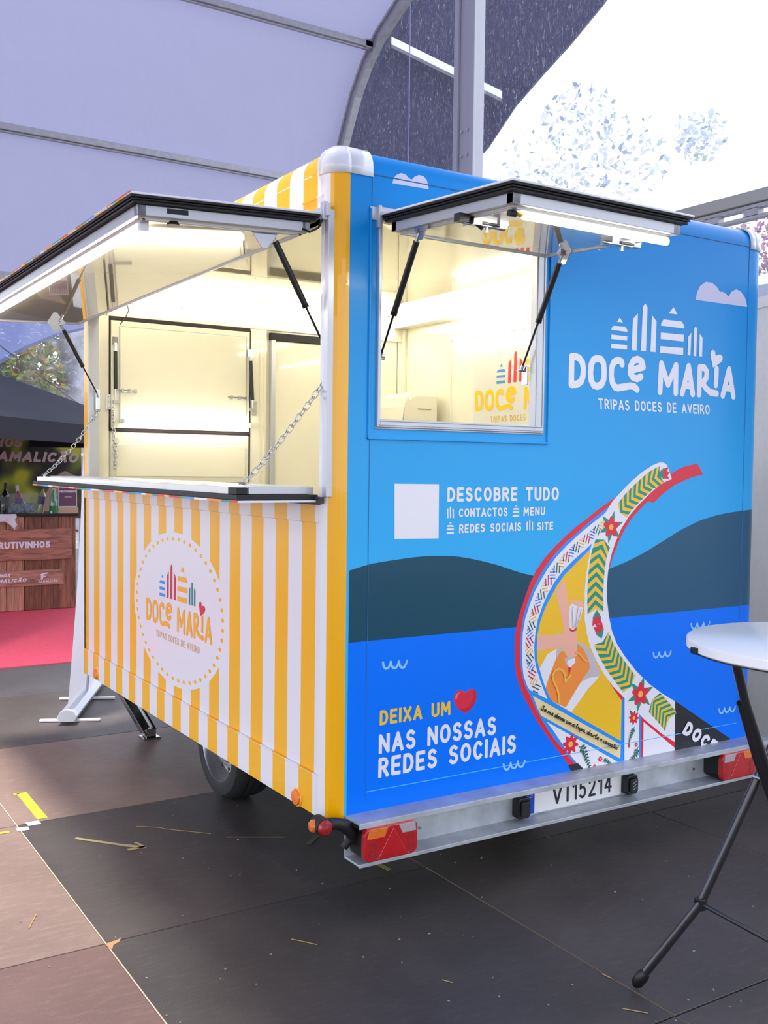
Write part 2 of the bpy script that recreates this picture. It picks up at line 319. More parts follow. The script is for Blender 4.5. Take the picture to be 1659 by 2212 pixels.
DATA = {
  'logo_polys':{"hut_small":[[[1.243,2.1761],[1.2275,2.1574],[1.2615,2.1572]],[[1.2114,2.1405],[1.1994,2.1303],[1.1984,2.1236],[1.287,2.1219],[1.2867,2.1308],[1.2732,2.1413]],[[1.199,2.1046],[1.2875,2.1041],[1.2862,2.087],[1.1976,2.0873]],[[1.1982,2.0683],[1.2867,2.0696],[1.2873,2.0517],[1.1975,2.051]]],"bars_tall":[[[1.3851,2.2455],[1.3714,2.2316],[1.3658,2.0524],[1.3953,2.0522],[1.3984,2.2314]],[[1.3437,2.2021],[1.3161,2.1758],[1.3125,2.0513],[1.3416,2.0515]],[[1.4239,2.2025],[1.4521,2.1786],[1.4504,2.0529],[1.4211,2.0527]]],"hut_large":[[[1.5509,2.2457],[1.5219,2.2177],[1.5754,2.218]],[[1.493,2.1904],[1.4791,2.1741],[1.4788,2.1631],[1.6174,2.1631],[1.6169,2.1756],[1.6021,2.1906]],[[1.4785,2.1351],[1.6169,2.1369],[1.6159,2.1084],[1.4774,2.1084]],[[1.4771,2.0791],[1.6149,2.0813],[1.6145,2.0528],[1.476,2.052]]],"bars_small":[[[1.6869,2.1768],[1.6782,2.1686],[1.6777,2.0534],[1.6951,2.0518],[1.6969,2.1692]],[[1.6617,2.1494],[1.6438,2.1311],[1.6412,2.0537],[1.659,2.0531]],[[1.7137,2.1494],[1.7325,2.1334],[1.732,2.0534],[1.7131,2.054]]]},
  'logo_heart':[[1.8029,2.0109],[1.791,2.0436],[1.7837,2.0669],[1.786,2.0804],[1.7964,2.0864],[1.8079,2.0858],[1.8146,2.0786],[1.8158,2.0653],[1.8245,2.064],[1.835,2.0695],[1.8494,2.0705],[1.8627,2.0628],[1.8632,2.0508],[1.8543,2.0381],[1.8296,2.0245]],
  'logo_strokes':[[[[0.9904,2.0032],[0.9904,1.8954],[1.0206,1.8979],[1.0409,1.909],[1.0508,1.9313],[1.0524,1.9597],[1.0464,1.9832],[1.0307,1.9995],[1.009,2.0045]],1],[[[1.1261,2.0046],[1.1454,2.0028],[1.1586,1.9883],[1.1636,1.9621],[1.1628,1.9268],[1.1513,1.9041],[1.1293,1.895],[1.1082,1.8983],[1.0945,1.9163],[1.0901,1.9467],[1.0933,1.9797],[1.1053,1.9988]],1],[[[1.2611,1.9913],[1.2576,2.0014],[1.237,2.0058],[1.2157,1.9964],[1.2041,1.9735],[1.2026,1.9423],[1.2096,1.9139],[1.2249,1.8969],[1.2404,1.8946],[1.2745,1.9008],[1.3088,1.9067],[1.3323,1.9048],[1.3485,1.8939]],0],[[[1.3125,1.9695],[1.382,1.9873],[1.3723,2.0094],[1.3478,2.0168],[1.3239,2.0098],[1.3083,1.9845],[1.3079,1.9575],[1.3235,1.9413],[1.3491,1.9373],[1.3692,1.9475]],0],[[[1.4821,1.8919],[1.4868,2.0072],[1.5288,1.9244],[1.5742,2.0059],[1.5762,1.892]],0],[[[1.6156,1.8916],[1.6511,2.007],[1.6802,1.8924]],0],[[[1.6301,1.9251],[1.6679,1.9243]],0],[[[1.7198,1.8929],[1.7204,2.0081],[1.7485,2.0075],[1.7646,1.9918],[1.7628,1.9655],[1.7472,1.948],[1.7242,1.9444]],0],[[[1.7368,1.9441],[1.7624,1.9203],[1.7914,1.9041],[1.8308,1.9012]],0],[[[1.8267,2.0076],[1.8244,1.9379]],0],[[[1.8708,1.8945],[1.9077,2.0102],[1.9404,1.8939]],0],[[[1.8862,1.9281],[1.9265,1.9273]],0]],
  'tagline':["TRIPAS DOCES DE AVEIRO",[1.1391,1.8065],[1.7915,1.8092],[1.1349,1.8482]],
  'texts':[["white","DESCOBRE TUDO",[0.4062,1.4439],[0.9376,1.4449],[0.4059,1.4963]],["white","CONTACTOS",[0.4585,1.3871],[0.6847,1.3878],[0.4582,1.4194]],["white","MENU",[0.7616,1.3873],[0.869,1.3888],[0.7616,1.4204]],["white","REDES SOCIAIS",[0.4607,1.3294],[0.7518,1.331],[0.4612,1.362]],["white","SITE",[0.831,1.3304],[0.9116,1.3311],[0.8311,1.3627]],["yellow","DEIXA UM",[0.1308,0.6654],[0.4343,0.6667],[0.1309,0.7179]],["white","NAS NOSSAS",[0.128,0.5644],[0.6473,0.5661],[0.1281,0.6347]],["white","REDES SOCIAIS",[0.1272,0.4801],[0.7448,0.4839],[0.1278,0.5511]]],
  'icons':[["bars",[[0.4062,1.385],[0.4368,1.3845],[0.4047,1.4273]]],["hut",[[0.7093,1.3856],[0.7407,1.3857],[0.7091,1.4294]]],["hut",[[0.4047,1.3278],[0.4371,1.3276],[0.4046,1.3713]]],["bars",[[0.7776,1.3317],[0.8097,1.3315],[0.7766,1.3744]]]],
  'sticker':[[0.1795,1.5081],[0.3686,1.5068],[0.37,1.3127],[0.1824,1.3161]],
  'bigheart':[[0.5024,0.6635],[0.4761,0.6782],[0.4564,0.698],[0.4487,0.7164],[0.4513,0.7388],[0.4639,0.7514],[0.4833,0.7511],[0.5009,0.7404],[0.5181,0.7509],[0.5356,0.7519],[0.5512,0.7403],[0.5539,0.7169],[0.5455,0.6948],[0.5261,0.6748]],
  'bigheart_shade':[[0.5024,0.6635],[0.4761,0.6782],[0.4651,0.69],[0.4847,0.6825],[0.5063,0.6834],[0.5279,0.6986],[0.5384,0.7222],[0.5356,0.7519],[0.5512,0.7403],[0.5539,0.7169],[0.5455,0.6948],[0.5261,0.6748]],
  'bigheart_light':[[0.4551,0.7209],[0.4557,0.7348],[0.4662,0.7442],[0.4791,0.7445],[0.4685,0.7369],[0.4615,0.7202]],
  'waves':[[[[0.1409,0.8861],[0.144,0.8706],[0.1531,0.863],[0.163,0.8646],[0.1708,0.8774],[0.1732,0.8857]],[[0.1741,0.8847],[0.1773,0.8691],[0.1864,0.8615],[0.1965,0.8631],[0.2043,0.876],[0.2067,0.8843]],[[0.2076,0.8833],[0.2109,0.8676],[0.2201,0.8599],[0.2302,0.8615],[0.2382,0.8745],[0.2406,0.8828]]],[[[1.4797,0.8019],[1.4833,0.7882],[1.493,0.7814],[1.5035,0.7827],[1.5115,0.7939],[1.5139,0.8011]],[[1.5147,0.8018],[1.5184,0.788],[1.5281,0.7812],[1.5387,0.7825],[1.5468,0.7937],[1.5492,0.801]],[[1.5501,0.8016],[1.5537,0.7878],[1.5636,0.781],[1.5742,0.7823],[1.5824,0.7936],[1.5848,0.8009]]],[[[1.9002,0.5162],[1.9039,0.5028],[1.9138,0.4958],[1.9245,0.4967],[1.9327,0.5074],[1.9351,0.5143]],[[1.9359,0.5162],[1.9397,0.5027],[1.9497,0.4957],[1.9605,0.4966],[1.9687,0.5073],[1.9712,0.5143]],[[1.972,0.5162],[1.9758,0.5026],[1.9859,0.4956],[1.9968,0.4965],[2.0051,0.5072],[2.0075,0.5142]]],[[[0.6857,0.4481],[0.6891,0.4329],[0.6985,0.4249],[0.7089,0.4258],[0.7169,0.4377],[0.7193,0.4456]],[[0.7201,0.4484],[0.7236,0.4331],[0.7331,0.4251],[0.7436,0.426],[0.7517,0.438],[0.7541,0.4459]],[[0.7549,0.4487],[0.7584,0.4333],[0.7681,0.4253],[0.7786,0.4262],[0.7868,0.4382],[0.7893,0.4462]]],[[[1.705,0.9089],[1.709,0.8942],[1.7198,0.887],[1.7314,0.8885],[1.7403,0.9008],[1.743,0.9086]],[[1.7439,0.9092],[1.748,0.8944],[1.7589,0.8871],[1.7706,0.8887],[1.7796,0.9009],[1.7823,0.9088]],[[1.7832,0.9094],[1.7874,0.8945],[1.7983,0.8872],[1.8102,0.8888],[1.8193,0.9011],[1.8219,0.9091]]]],
  'clouds':[[[1.6828,2.2885],[1.6902,2.3203],[1.7093,2.3495],[1.7433,2.3707],[1.7842,2.3711],[1.8143,2.3566],[1.8359,2.337],[1.8507,2.3405],[1.8749,2.3331],[1.8904,2.3227],[1.9106,2.3466],[1.9405,2.3597],[1.9715,2.3528],[2.0002,2.3295],[2.0174,2.2907]],[[0.1546,2.5353],[0.16,2.5533],[0.1711,2.5661],[0.1899,2.5754],[0.209,2.5738],[0.2226,2.5633],[0.2342,2.5605],[0.2456,2.5718],[0.2648,2.5812],[0.2844,2.5796],[0.2983,2.5675],[0.3067,2.5384]],[[0.9836,2.4471],[1.0,2.4634],[1.0287,2.4706],[1.053,2.4685],[1.0876,2.4586],[1.1152,2.4406],[1.1306,2.4262]]],
  'hillL':[[-0.003,1.212],[0.085,1.233],[0.18,1.242],[0.277,1.25],[0.367,1.251],[0.46,1.245],[0.555,1.227],[0.654,1.203],[0.744,1.174],[0.847,1.15],[1.177,1.11]],
  'hillR':[[1.15,1.149],[1.218,1.168],[1.303,1.189],[1.409,1.224],[1.516,1.268],[1.627,1.315],[1.741,1.352],[1.859,1.376],[1.98,1.389],[2.08,1.396]],
  'sea':[[0.0,0.966],[2.08,0.967]],
  'boat':[["red",[[1.2752,1.4764],[1.2192,1.4442],[1.1561,1.4126],[1.094,1.3756],[1.0329,1.3422],[0.9729,1.3035],[0.9212,1.2652],[0.8703,1.2217],[0.831,1.1783],[0.7995,1.1294],[0.7756,1.0748],[0.7552,1.0259],[0.7385,0.9769],[0.731,0.9274],[0.7322,0.8772],[0.733,0.8282],[0.7416,0.7786],[0.7582,0.7377],[0.7846,0.6857],[0.8242,0.6268],[0.8641,0.5721],[0.9111,0.516],[0.9518,0.4701],[0.993,0.4236],[1.0277,0.3828],[1.0699,0.3353],[1.1389,0.3351],[1.0686,0.3819],[1.0268,0.4188],[0.9852,0.4654],[0.9307,0.5184],[0.8834,0.5797],[0.8431,0.6395],[0.8097,0.6978],[0.7866,0.7348],[0.7699,0.7758],[0.7593,0.8258],[0.7582,0.8974],[0.7606,0.9474],[0.7701,1.0026],[0.7904,1.0572],[0.8146,1.1062],[0.8427,1.1497],[0.8784,1.1932],[0.9219,1.2368],[0.981,1.2833],[1.0412,1.319],[1.1101,1.3638],[1.1723,1.4007],[1.2317,1.4323],[1.2753,1.4734]]],["skyblue",[[1.2753,1.4734],[1.2317,1.4323],[1.1723,1.4007],[1.1101,1.3638],[1.0412,1.319],[0.981,1.2833],[0.9219,1.2368],[0.8784,1.1932],[0.8427,1.1497],[0.8146,1.1062],[0.7904,1.0572],[0.7701,1.0026],[0.7606,0.9474],[0.7582,0.8974],[0.7593,0.8258],[0.7699,0.7758],[0.7866,0.7348],[0.8097,0.6978],[0.8431,0.6395],[0.8834,0.5797],[0.9307,0.5184],[0.9852,0.4654],[1.0268,0.4188],[1.0686,0.3819],[1.1389,0.3351],[1.3197,0.3325],[1.3103,0.6352],[1.2896,0.6708],[1.2494,0.7128],[1.2096,0.7568],[1.1733,0.8],[1.1424,0.8446],[1.1174,0.8884],[1.0988,0.9314],[1.087,0.9783],[1.0815,1.0201],[1.0808,1.0889],[1.1023,1.2026],[1.1309,1.2889],[1.2294,1.4214]]],["white",[[1.2481,1.4293],[1.22,1.4178],[1.1728,1.3849],[1.1105,1.3493],[1.0416,1.3075],[0.9852,1.2689],[0.9297,1.2252],[0.8876,1.1815],[0.854,1.1379],[0.8236,1.0945],[0.8001,1.0454],[0.7796,0.9936],[0.7693,0.9412],[0.7676,0.891],[0.7688,0.8249],[0.7775,0.775],[0.7962,0.7338],[0.8093,0.7176],[0.9006,0.6718],[0.8801,0.71],[0.8597,0.7519],[0.8405,0.7985],[0.8307,0.834],[0.8272,0.886],[0.8318,0.9364],[0.843,0.9863],[0.8639,1.0358],[0.8922,1.0851],[0.9247,1.1288],[0.9687,1.1723],[1.0211,1.2103],[1.082,1.2486],[1.1437,1.2903],[1.1752,1.3041]]],["gold",[[1.1132,1.2534],[1.0368,1.1982],[0.9768,1.1548],[0.94,1.1166],[0.9074,1.0728],[0.8788,1.0292],[0.8557,0.9798],[0.843,0.9299],[0.8405,0.8792],[0.8435,0.8329],[0.8554,0.7946],[0.876,0.7453],[0.8999,0.6979],[0.9271,0.6588],[1.3015,0.4539],[1.3006,0.6315],[1.3168,0.6393],[1.2829,0.6762],[1.2494,0.7128],[1.2096,0.7568],[1.1733,0.8],[1.1424,0.8446],[1.1174,0.8884],[1.0988,0.9314],[1.087,0.9783],[1.0815,1.0201],[1.0809,1.0431],[1.0839,1.0888],[1.0904,1.1435],[1.1023,1.2026],[1.1144,1.2572]]],["white",[[0.9261,0.6596],[0.9897,0.6272],[1.0266,0.6068],[1.0865,0.6646],[1.1167,0.6938],[1.1536,0.7179],[1.1752,0.7367],[1.1156,0.7334],[1.0848,0.7249]]],["white",[[0.8947,0.8479],[0.9415,0.8664],[0.9397,0.8213],[0.9086,0.7655],[0.888,0.718],[0.8707,0.7558],[0.8563,0.7975]]],["grey",[[1.0465,0.8872],[1.0806,0.8753],[1.1122,0.8519],[1.1446,0.8119],[1.1714,0.7582],[1.1733,0.7346],[1.1156,0.7348],[1.0848,0.7249],[1.0589,0.769],[1.0319,0.8633]]],["grey",[[0.9415,0.8664],[0.9774,0.8679],[0.9599,0.8467],[0.9427,0.821]]],["grey",[[0.943,0.9259],[0.9639,0.9234],[0.9642,0.912],[0.9432,0.9159]]],["orange",[[1.0498,0.8778],[1.0812,0.8545],[1.1071,0.8153],[1.1205,0.7793],[1.1147,0.7636],[1.0845,0.7342],[1.0369,0.6793],[0.9957,0.6288],[0.9279,0.6585],[0.9078,0.682],[0.8892,0.7179],[0.9086,0.7655],[0.9368,0.8215],[0.9598,0.8512],[0.9777,0.8542],[0.9901,0.8395],[1.0058,0.8175],[1.0511,0.8295]]],["skin",[[0.9316,1.0902],[0.9732,1.1376],[0.983,1.1078],[1.0001,1.0297],[1.0107,0.9745],[1.0453,0.9309],[1.0494,0.8939],[1.0439,0.8691],[1.051,0.8341],[1.0239,0.8228],[1.0028,0.8178],[0.99,0.844],[0.9683,0.8686],[0.9119,0.8689],[0.8454,0.8634],[0.8431,0.8859],[0.8484,0.9301],[0.8928,0.9244],[0.9462,0.9171],[0.9758,0.927],[0.972,0.959],[0.9556,1.0145],[0.9427,1.0513]]],["skin",[[1.0088,1.0428],[1.0177,1.0514],[1.0359,1.0526],[1.0513,1.0471],[1.0698,1.0437],[1.0794,1.0294],[1.0766,1.0181],[1.0459,1.0223],[1.0153,1.0288]]],["white",[[1.0062,1.0294],[1.018,1.0386],[1.0396,1.0273],[1.0766,1.0181],[1.071,0.9978],[1.0451,0.9377],[1.0331,0.9318],[1.0085,0.9427],[1.0032,0.9841]]],["red",[[1.0055,0.9421],[1.0239,0.9334],[1.045,0.941],[1.0435,0.9301],[1.0241,0.9261],[1.0088,0.9313]]],["grey",[[0.9846,0.8217],[1.0037,0.8291],[1.0391,0.8214],[1.0216,0.7955],[1.0066,0.7878],[0.9911,0.8029]]],["white",[[1.004,0.8163],[1.0391,0.8214],[1.0409,0.8029],[1.014,0.7834],[0.9971,0.8024]]],["red",[[1.0036,0.7881],[1.02,0.7842],[1.0105,0.7554],[1.0056,0.7582]]],["cream",[[0.8246,0.6943],[1.302,0.4381],[1.2998,0.381],[1.1293,0.4709],[0.8684,0.6112],[0.8502,0.6413]]],["white",[[0.8966,0.5847],[1.2858,0.3701],[1.2999,0.3355],[1.0948,0.3661],[1.0631,0.3941],[1.0064,0.453],[0.9814,0.484],[0.932,0.5454]]],["white",[[1.3169,0.6345],[1.4054,0.5692],[1.4113,0.3237],[1.3249,0.3365]]],["skyblue",[[1.4036,0.5621],[1.416,0.5534],[1.4215,0.3222],[1.4099,0.3239]]],["red",[[1.416,0.5534],[1.432,0.5394],[1.4337,0.3203],[1.4208,0.3223]]],["white",[[1.4305,0.5226],[1.6479,0.367],[1.6563,0.3323],[1.4337,0.3203]]],["red",[[1.4194,0.5506],[1.4298,0.5445],[1.6838,0.366],[1.7436,0.3198],[1.6563,0.3323],[1.6261,0.379],[1.4307,0.5177]]],["red",[[1.0797,1.0202],[1.0913,0.978],[1.1038,0.9311],[1.1224,0.888],[1.1487,0.8441],[1.1796,0.8018],[1.2159,0.7586],[1.2525,0.7173],[1.286,0.683],[1.3064,0.6547],[1.3076,0.6164],[1.284,0.6405],[1.2504,0.6797],[1.207,0.7359],[1.1706,0.7863],[1.1408,0.8355],[1.1176,0.8838],[1.0988,0.9314],[1.085,0.9831]]],["black",[[1.014,0.3966],[1.0661,0.396],[1.1202,0.3483],[1.1273,0.3191],[1.0459,0.3456]]],["black",[[1.6178,0.5845],[1.6978,0.5382],[1.8029,0.476],[2.0216,0.3501],[2.0251,0.2651],[1.625,0.3231],[1.622,0.4089]]],["red",[[1.5619,1.5539],[1.6298,1.5818],[1.7195,1.5979],[1.7569,1.5519],[1.6814,1.5376],[1.5832,1.5065],[1.5068,1.4659],[1.4582,1.4312],[1.4267,1.4395],[1.3946,1.4164],[1.3401,1.374],[1.2958,1.3253],[1.2611,1.2703],[1.2356,1.2187],[1.2147,1.1672],[1.2084,1.1674],[1.2266,1.219],[1.2428,1.2774],[1.2729,1.3291],[1.3215,1.3809],[1.3756,1.4266],[1.4398,1.4729],[1.5052,1.5131]]],["white",[[1.5119,1.5994],[1.4879,1.5991],[1.4455,1.5865],[1.3899,1.5593],[1.3353,1.5259],[1.2816,1.4864],[1.2288,1.4442],[1.1986,1.4087],[1.1771,1.383],[1.1432,1.3383],[1.1266,1.3065],[1.1106,1.2554],[1.099,1.2043],[1.0878,1.1404],[1.0826,1.0763],[1.0825,1.0183],[1.0866,0.9664],[1.0985,0.9138],[1.1174,0.8604],[1.1497,0.8055],[1.196,0.7421],[1.2517,0.6835],[1.3079,0.6375],[1.433,0.5284],[1.5415,0.4529],[1.6221,0.4061],[1.6179,0.5824],[1.5356,0.6261],[1.4567,0.6756],[1.3791,0.7376],[1.312,0.8041],[1.2645,0.8613],[1.2357,0.9165],[1.2177,0.977],[1.2058,1.0433],[1.2034,1.0958],[1.2079,1.1544],[1.2221,1.2192],[1.2473,1.2773],[1.2774,1.329],[1.3215,1.3809],[1.3756,1.4266],[1.4398,1.4729],[1.5052,1.5131],[1.5647,1.5302],[1.5469,1.5674],[1.5315,1.5909]]]],
  'bandL':[[1.22,1.4178],[1.1728,1.3849],[1.1105,1.3493],[1.0416,1.3075],[0.9852,1.2689],[0.9297,1.2252],[0.8876,1.1815],[0.854,1.1379],[0.8236,1.0945],[0.8001,1.0454],[0.7796,0.9936],[0.7693,0.9412],[0.7676,0.891],[0.7688,0.8249],[0.7775,0.775],[0.7962,0.7338],[0.8093,0.7176]],
  'bandR':[[1.1752,1.3041],[1.1437,1.2903],[1.082,1.2486],[1.0211,1.2103],[0.9687,1.1723],[0.9247,1.1288],[0.8922,1.0851],[0.8639,1.0358],[0.843,0.9863],[0.8318,0.9364],[0.8272,0.886],[0.8307,0.834],[0.8405,0.7985],[0.8597,0.7519],[0.8801,0.71],[0.9006,0.6718]],
  'boat_strokes':[["amber",[[0.959,0.6513],[0.9552,0.6836],[0.9424,0.7168],[0.9258,0.7412],[0.9204,0.7643],[0.9319,0.7813],[0.9526,0.7861],[0.9737,0.7772],[0.9863,0.7578],[0.9882,0.7311],[1.0017,0.7448],[1.0166,0.7548]],0.01],["amber",[[1.0416,0.8441],[1.0633,0.833],[1.0823,0.8129],[1.0981,0.8045]],0.007],["pinkgrey",[[1.0201,1.0285],[1.0163,0.9923],[1.0237,0.9416]],0.003],["pinkgrey",[[1.0459,1.0223],[1.0409,0.9815],[1.0328,0.9409]],0.003],["pinkgrey",[[1.0644,1.0143],[1.0532,0.9761],[1.0389,0.9405]],0.003]],
  'plaque':[[0.8607,0.6378],[1.2735,0.4228],[0.8732,0.657]],
  'chev':[[[[1.504,1.5502],[1.4381,1.523],[1.3738,1.4797],[1.3196,1.4403],[1.2682,1.3915]],[[1.504,1.5502],[1.5245,1.5145]],9,-1],[[[1.1826,1.2856],[1.1569,1.228],[1.1463,1.1701],[1.1411,1.1055],[1.141,1.0471],[1.1444,0.9917]],[[1.1498,1.0466],[1.1969,1.0438]],8,1],[[[1.1783,0.8881],[1.2065,0.8398],[1.2487,0.7833],[1.3052,0.7247],[1.3531,0.6729]],[[1.1931,0.841],[1.2412,0.8534]],9,-1],[[[1.4783,0.605],[1.5231,0.5656],[1.5624,0.5306],[1.595,0.4974]],[[1.5231,0.5656],[1.5722,0.5876]],6,1]],
  'flowers':[[[1.2204,1.3354],[1.2682,1.3345]],[[1.4086,0.6365],[1.463,0.6306]]],
  'flowers2':[[[1.0244,0.478],[1.0673,0.4721]],[[1.1872,0.3946],[1.2008,0.3926]],[[1.1564,0.3704],[1.166,0.369]],[[1.3728,0.5417],[1.403,0.538]],[[1.3485,0.4269],[1.3565,0.4258]],[[1.3898,0.4271],[1.4006,0.4256]]],
  'tulips':[[[[1.5212,1.5536],[1.4924,1.5501]]],[[[1.1513,0.9652],[1.1506,0.9913]]],[[[1.1657,0.925],[1.1781,0.8946]]]],
  'sprigs':[[[1.0675,0.4644],[1.0885,0.4511],[1.103,0.4283],[1.1179,0.3949],[1.1326,0.3666]],[[1.201,0.3828],[1.217,0.3871],[1.2353,0.3752],[1.2537,0.3619]],[[1.3774,0.5026],[1.3614,0.4806],[1.349,0.4533],[1.3463,0.4344]],[[1.4002,0.4174],[1.3878,0.3853],[1.3584,0.3653],[1.3322,0.3547]]],
  'stern_text':[[1.6609,0.4409],[1.8613,0.3213],[1.6996,0.4887]],
  'aff_side':[[[0.9745,1.8838],[1.9517,1.8876],[1.3851,2.2455]],[[1.8299,0.8082],[1.0077,0.8118],[1.4862,1.1088]]],
  'aff_in':[[[0.9745,1.8838],[1.3851,2.2455],[1.1391,1.8065]],[[2.0693,1.9191],[1.6853,2.2557],[1.9142,1.8448]]],
  'side_tag':[[1.6901,0.7483],[1.1431,0.7483],[1.6903,0.779]],
  'in_tag':[[1.9142,1.8448],[1.5831,1.8468],[1.9171,1.8822]],
  'fw':{"h_tl":[0.0691,2.4096],"h_tr":[0.9484,2.4039],"h_bl":[0.0817,1.7686],"h_br":[0.951,1.7665],"p_tl":[0.1246,2.3624],"p_tr":[0.9185,2.3558],"p_bl":[0.1252,1.8104],"p_br":[0.9223,1.8073],"f_tl":[0.0817,1.7606],"f_tr":[0.953,1.7561],"f_bl":[0.0778,1.4736],"f_br":[0.9552,1.4465],"d_tl":[1.0952,2.4045],"d_p":[1.12,2.354],"la1":[0.1225,1.9921],"la2":[0.2222,1.9906],"lb1":[0.804,1.9854],"lb2":[0.9305,1.9827],"pl":[0.0579,1.9246],"pr":[0.9814,1.9225],"l1":[0.1433,1.8151],"l2":[0.9364,1.8147],"s1a":[0.092,2.2636],"s1b":[0.092,2.2155],"s1c":[0.0938,1.9987],"s1d":[0.0938,1.9262],"s2a":[0.94,2.2496],"s2b":[0.9431,2.2153],"s2c":[0.9572,1.9736],"s2d":[0.9595,1.9172],"w1":[0.1591,2.494],"w2":[0.169,2.4547],"w3":[0.1509,2.4129],"w4":[0.1197,2.3716],"c1":[0.0734,1.8891],"c2":[0.0859,1.5384],"c3":[0.0956,1.7085]},
}

# ------------------------------------------------------------------ materials
M_blue = mat('rear_sky_vinyl', (20, 140, 222), .28, coat=.04, spec=.22)
nt = M_blue.node_tree; b_ = nt.nodes['Principled BSDF']
tc = nt.nodes.new('ShaderNodeTexCoord'); sx = nt.nodes.new('ShaderNodeSeparateXYZ'); mr = nt.nodes.new('ShaderNodeMapRange')
geo = nt.nodes.new('ShaderNodeNewGeometry')
nt.links.new(geo.outputs['Position'], sx.inputs[0]); nt.links.new(sx.outputs[2], mr.inputs[0])
mr.inputs[1].default_value = 1.0; mr.inputs[2].default_value = 2.6
cr = nt.nodes.new('ShaderNodeValToRGB'); nt.links.new(mr.outputs[0], cr.inputs[0])
cr.color_ramp.elements[0].color = (*s2l((60, 188, 250)), 1); cr.color_ramp.elements[1].color = (*s2l((0, 135, 215)), 1)
nt.links.new(cr.outputs[0], b_.inputs['Base Color'])
M_sea = mat('sea_blue_vinyl', (0, 122, 255), .30, coat=.04, spec=.22)
M_hill = mat('hill_slate_vinyl', (46, 92, 122), .30, coat=.04, spec=.22)
M_hill2 = mat('hill_teal_vinyl', (30, 78, 98), .30, coat=.04, spec=.22)
M_yel = mat('yellow_vinyl', (255, 192, 0), .28, coat=.04, spec=.22)
M_white = mat('white_body_paint', (236, 236, 240), .3, coat=.4)
M_cap = mat('white_corner_plastic', (226, 230, 236), .22, coat=.6)
M_pw = mat('white_print', (243, 240, 246), .45)
M_cloud = mat('cloud_print', (206, 206, 232), .45)
M_py = mat('yellow_print', (255, 205, 40), .4)
M_black = mat('black_rubber', (22, 22, 24), .55)
M_blackpl = mat('black_plastic', (20, 20, 22), .38)
M_alu = mat('aluminium_frame', (196, 198, 204), .32, metal=.35)
M_galv = mat('galvanised_steel', (186, 192, 198), .45, metal=.4, noise=.22, nscale=9)
M_chrome = mat('zinc_plated_steel', (200, 202, 204), .18, metal=1.0)
M_cream = mat('cream_interior_panel', (248, 243, 220), .22, coat=.5, noise=.02, nscale=3)
M_hatch = mat('hatch_inner_panel', (230, 219, 192), .02, coat=1.0, spec=.9)
M_ceil_in = mat('glossy_interior_ceiling', (214, 204, 172), .03, coat=1.0, spec=.8)
M_led = mat('led_tube_light', (255, 250, 235), .4, emit=LED_COL, es=LED_STRENGTH)
M_red = mat('red_print', (232, 30, 60), .4)
M_tag = mat('tagline_sand_print', (218, 178, 130), .45)
PM = {'white': M_pw, 'yellow': M_py, 'red': M_red, 'skyblue': mat('bright_blue_print', (20, 150, 250), .4), 'gold': mat('gold_print', (255, 200, 20), .4),
      'grey': mat('warm_grey_print', (205, 196, 200), .4), 'orange': mat('orange_print', (255, 150, 55), .4), 'skin': mat('peach_print', (252, 186, 160), .4),
      'cream': mat('cream_print', (246, 224, 160), .4), 'black': mat('black_print', (28, 30, 40), .4), 'amber': mat('amber_print', (255, 190, 70), .4),
      'pinkgrey': mat('rose_grey_print', (190, 150, 160), .4), 'green': mat('green_print', (0, 150, 125), .4), 'chevyel': mat('chevron_yellow_print', (255, 200, 50), .4),
      'leaf': mat('leaf_print', (10, 100, 85), .4), 'wave': mat('pale_wave_print', (150, 210, 255), .4), 'blue': mat('blue_print', (50, 150, 235), .4),
      'crimson': mat('crimson_print', (210, 20, 60), .4), 'teal': mat('teal_print', (30, 140, 140), .4), 'ink': mat('ink_print', (30, 22, 26), .5), 'towblue': mat('tower_blue_print', (90, 130, 225), .4)}

# ------------------------------------------------------------------ trailer dimensions
XL, XR, Y0, Y1, RC = -.08, 2.175, 0.0, 2.93, .12
ZB, ZS, ZT = .36, 2.555, 2.64        # body bottom, top seam, roof

# ================================================================== SETTING
# --- floor of coated panels, joints recessed
def floor_mat(name, rgb, noise=.25):
    m_ = mat(name, rgb, .5, noise=noise, nscale=2.2, bump=.15, bscale=120)
    nt = m_.node_tree; b_ = nt.nodes['Principled BSDF']; old = b_.inputs['Base Color'].links[0].from_socket
    tc = nt.nodes.new('ShaderNodeTexCoord')
    mp = nt.nodes.new('ShaderNodeMapping'); mp.inputs['Scale'].default_value = (2, 9, 1); mp.inputs['Rotation'].default_value = (0, 0, .5)
    n = nt.nodes.new('ShaderNodeTexNoise'); n.inputs['Scale'].default_value = 6; n.inputs['Detail'].default_value = 12; n.inputs['Roughness'].default_value = .75
    nt.links.new(tc.outputs['Object'], mp.inputs[0]); nt.links.new(mp.outputs[0], n.inputs['Vector'])
    mr = nt.nodes.new('ShaderNodeMapRange'); mr.inputs[1].default_value = .50; mr.inputs[2].default_value = .78; mr.inputs[4].default_value = .75
    nt.links.new(n.outputs[0], mr.inputs[0])
    mx = nt.nodes.new('ShaderNodeMix'); mx.data_type = 'RGBA'; nt.links.new(mr.outputs[0], mx.inputs[0]); nt.links.new(old, mx.inputs[6])
    mx.inputs[7].default_value = (*[min(1, v*1.7+.02) for v in s2l(rgb)], 1)
    nt.links.new(mx.outputs[2], b_.inputs['Base Color'])
    return m_
F_dark = floor_mat('dark_floor_coating', (76, 70, 66))
F_dark2 = floor_mat('charcoal_floor_coating', (69, 65, 62))
F_brown = floor_mat('brown_floor_coating', (142, 120, 108), .12)
F_brown2 = floor_mat('red_brown_floor_coating', (118, 92, 84), .15)
F_mid = floor_mat('taupe_floor_coating', (118, 100, 90), .15)
F_taupe = floor_mat('taupe_grey_floor_coating', (98, 90, 85), .15)
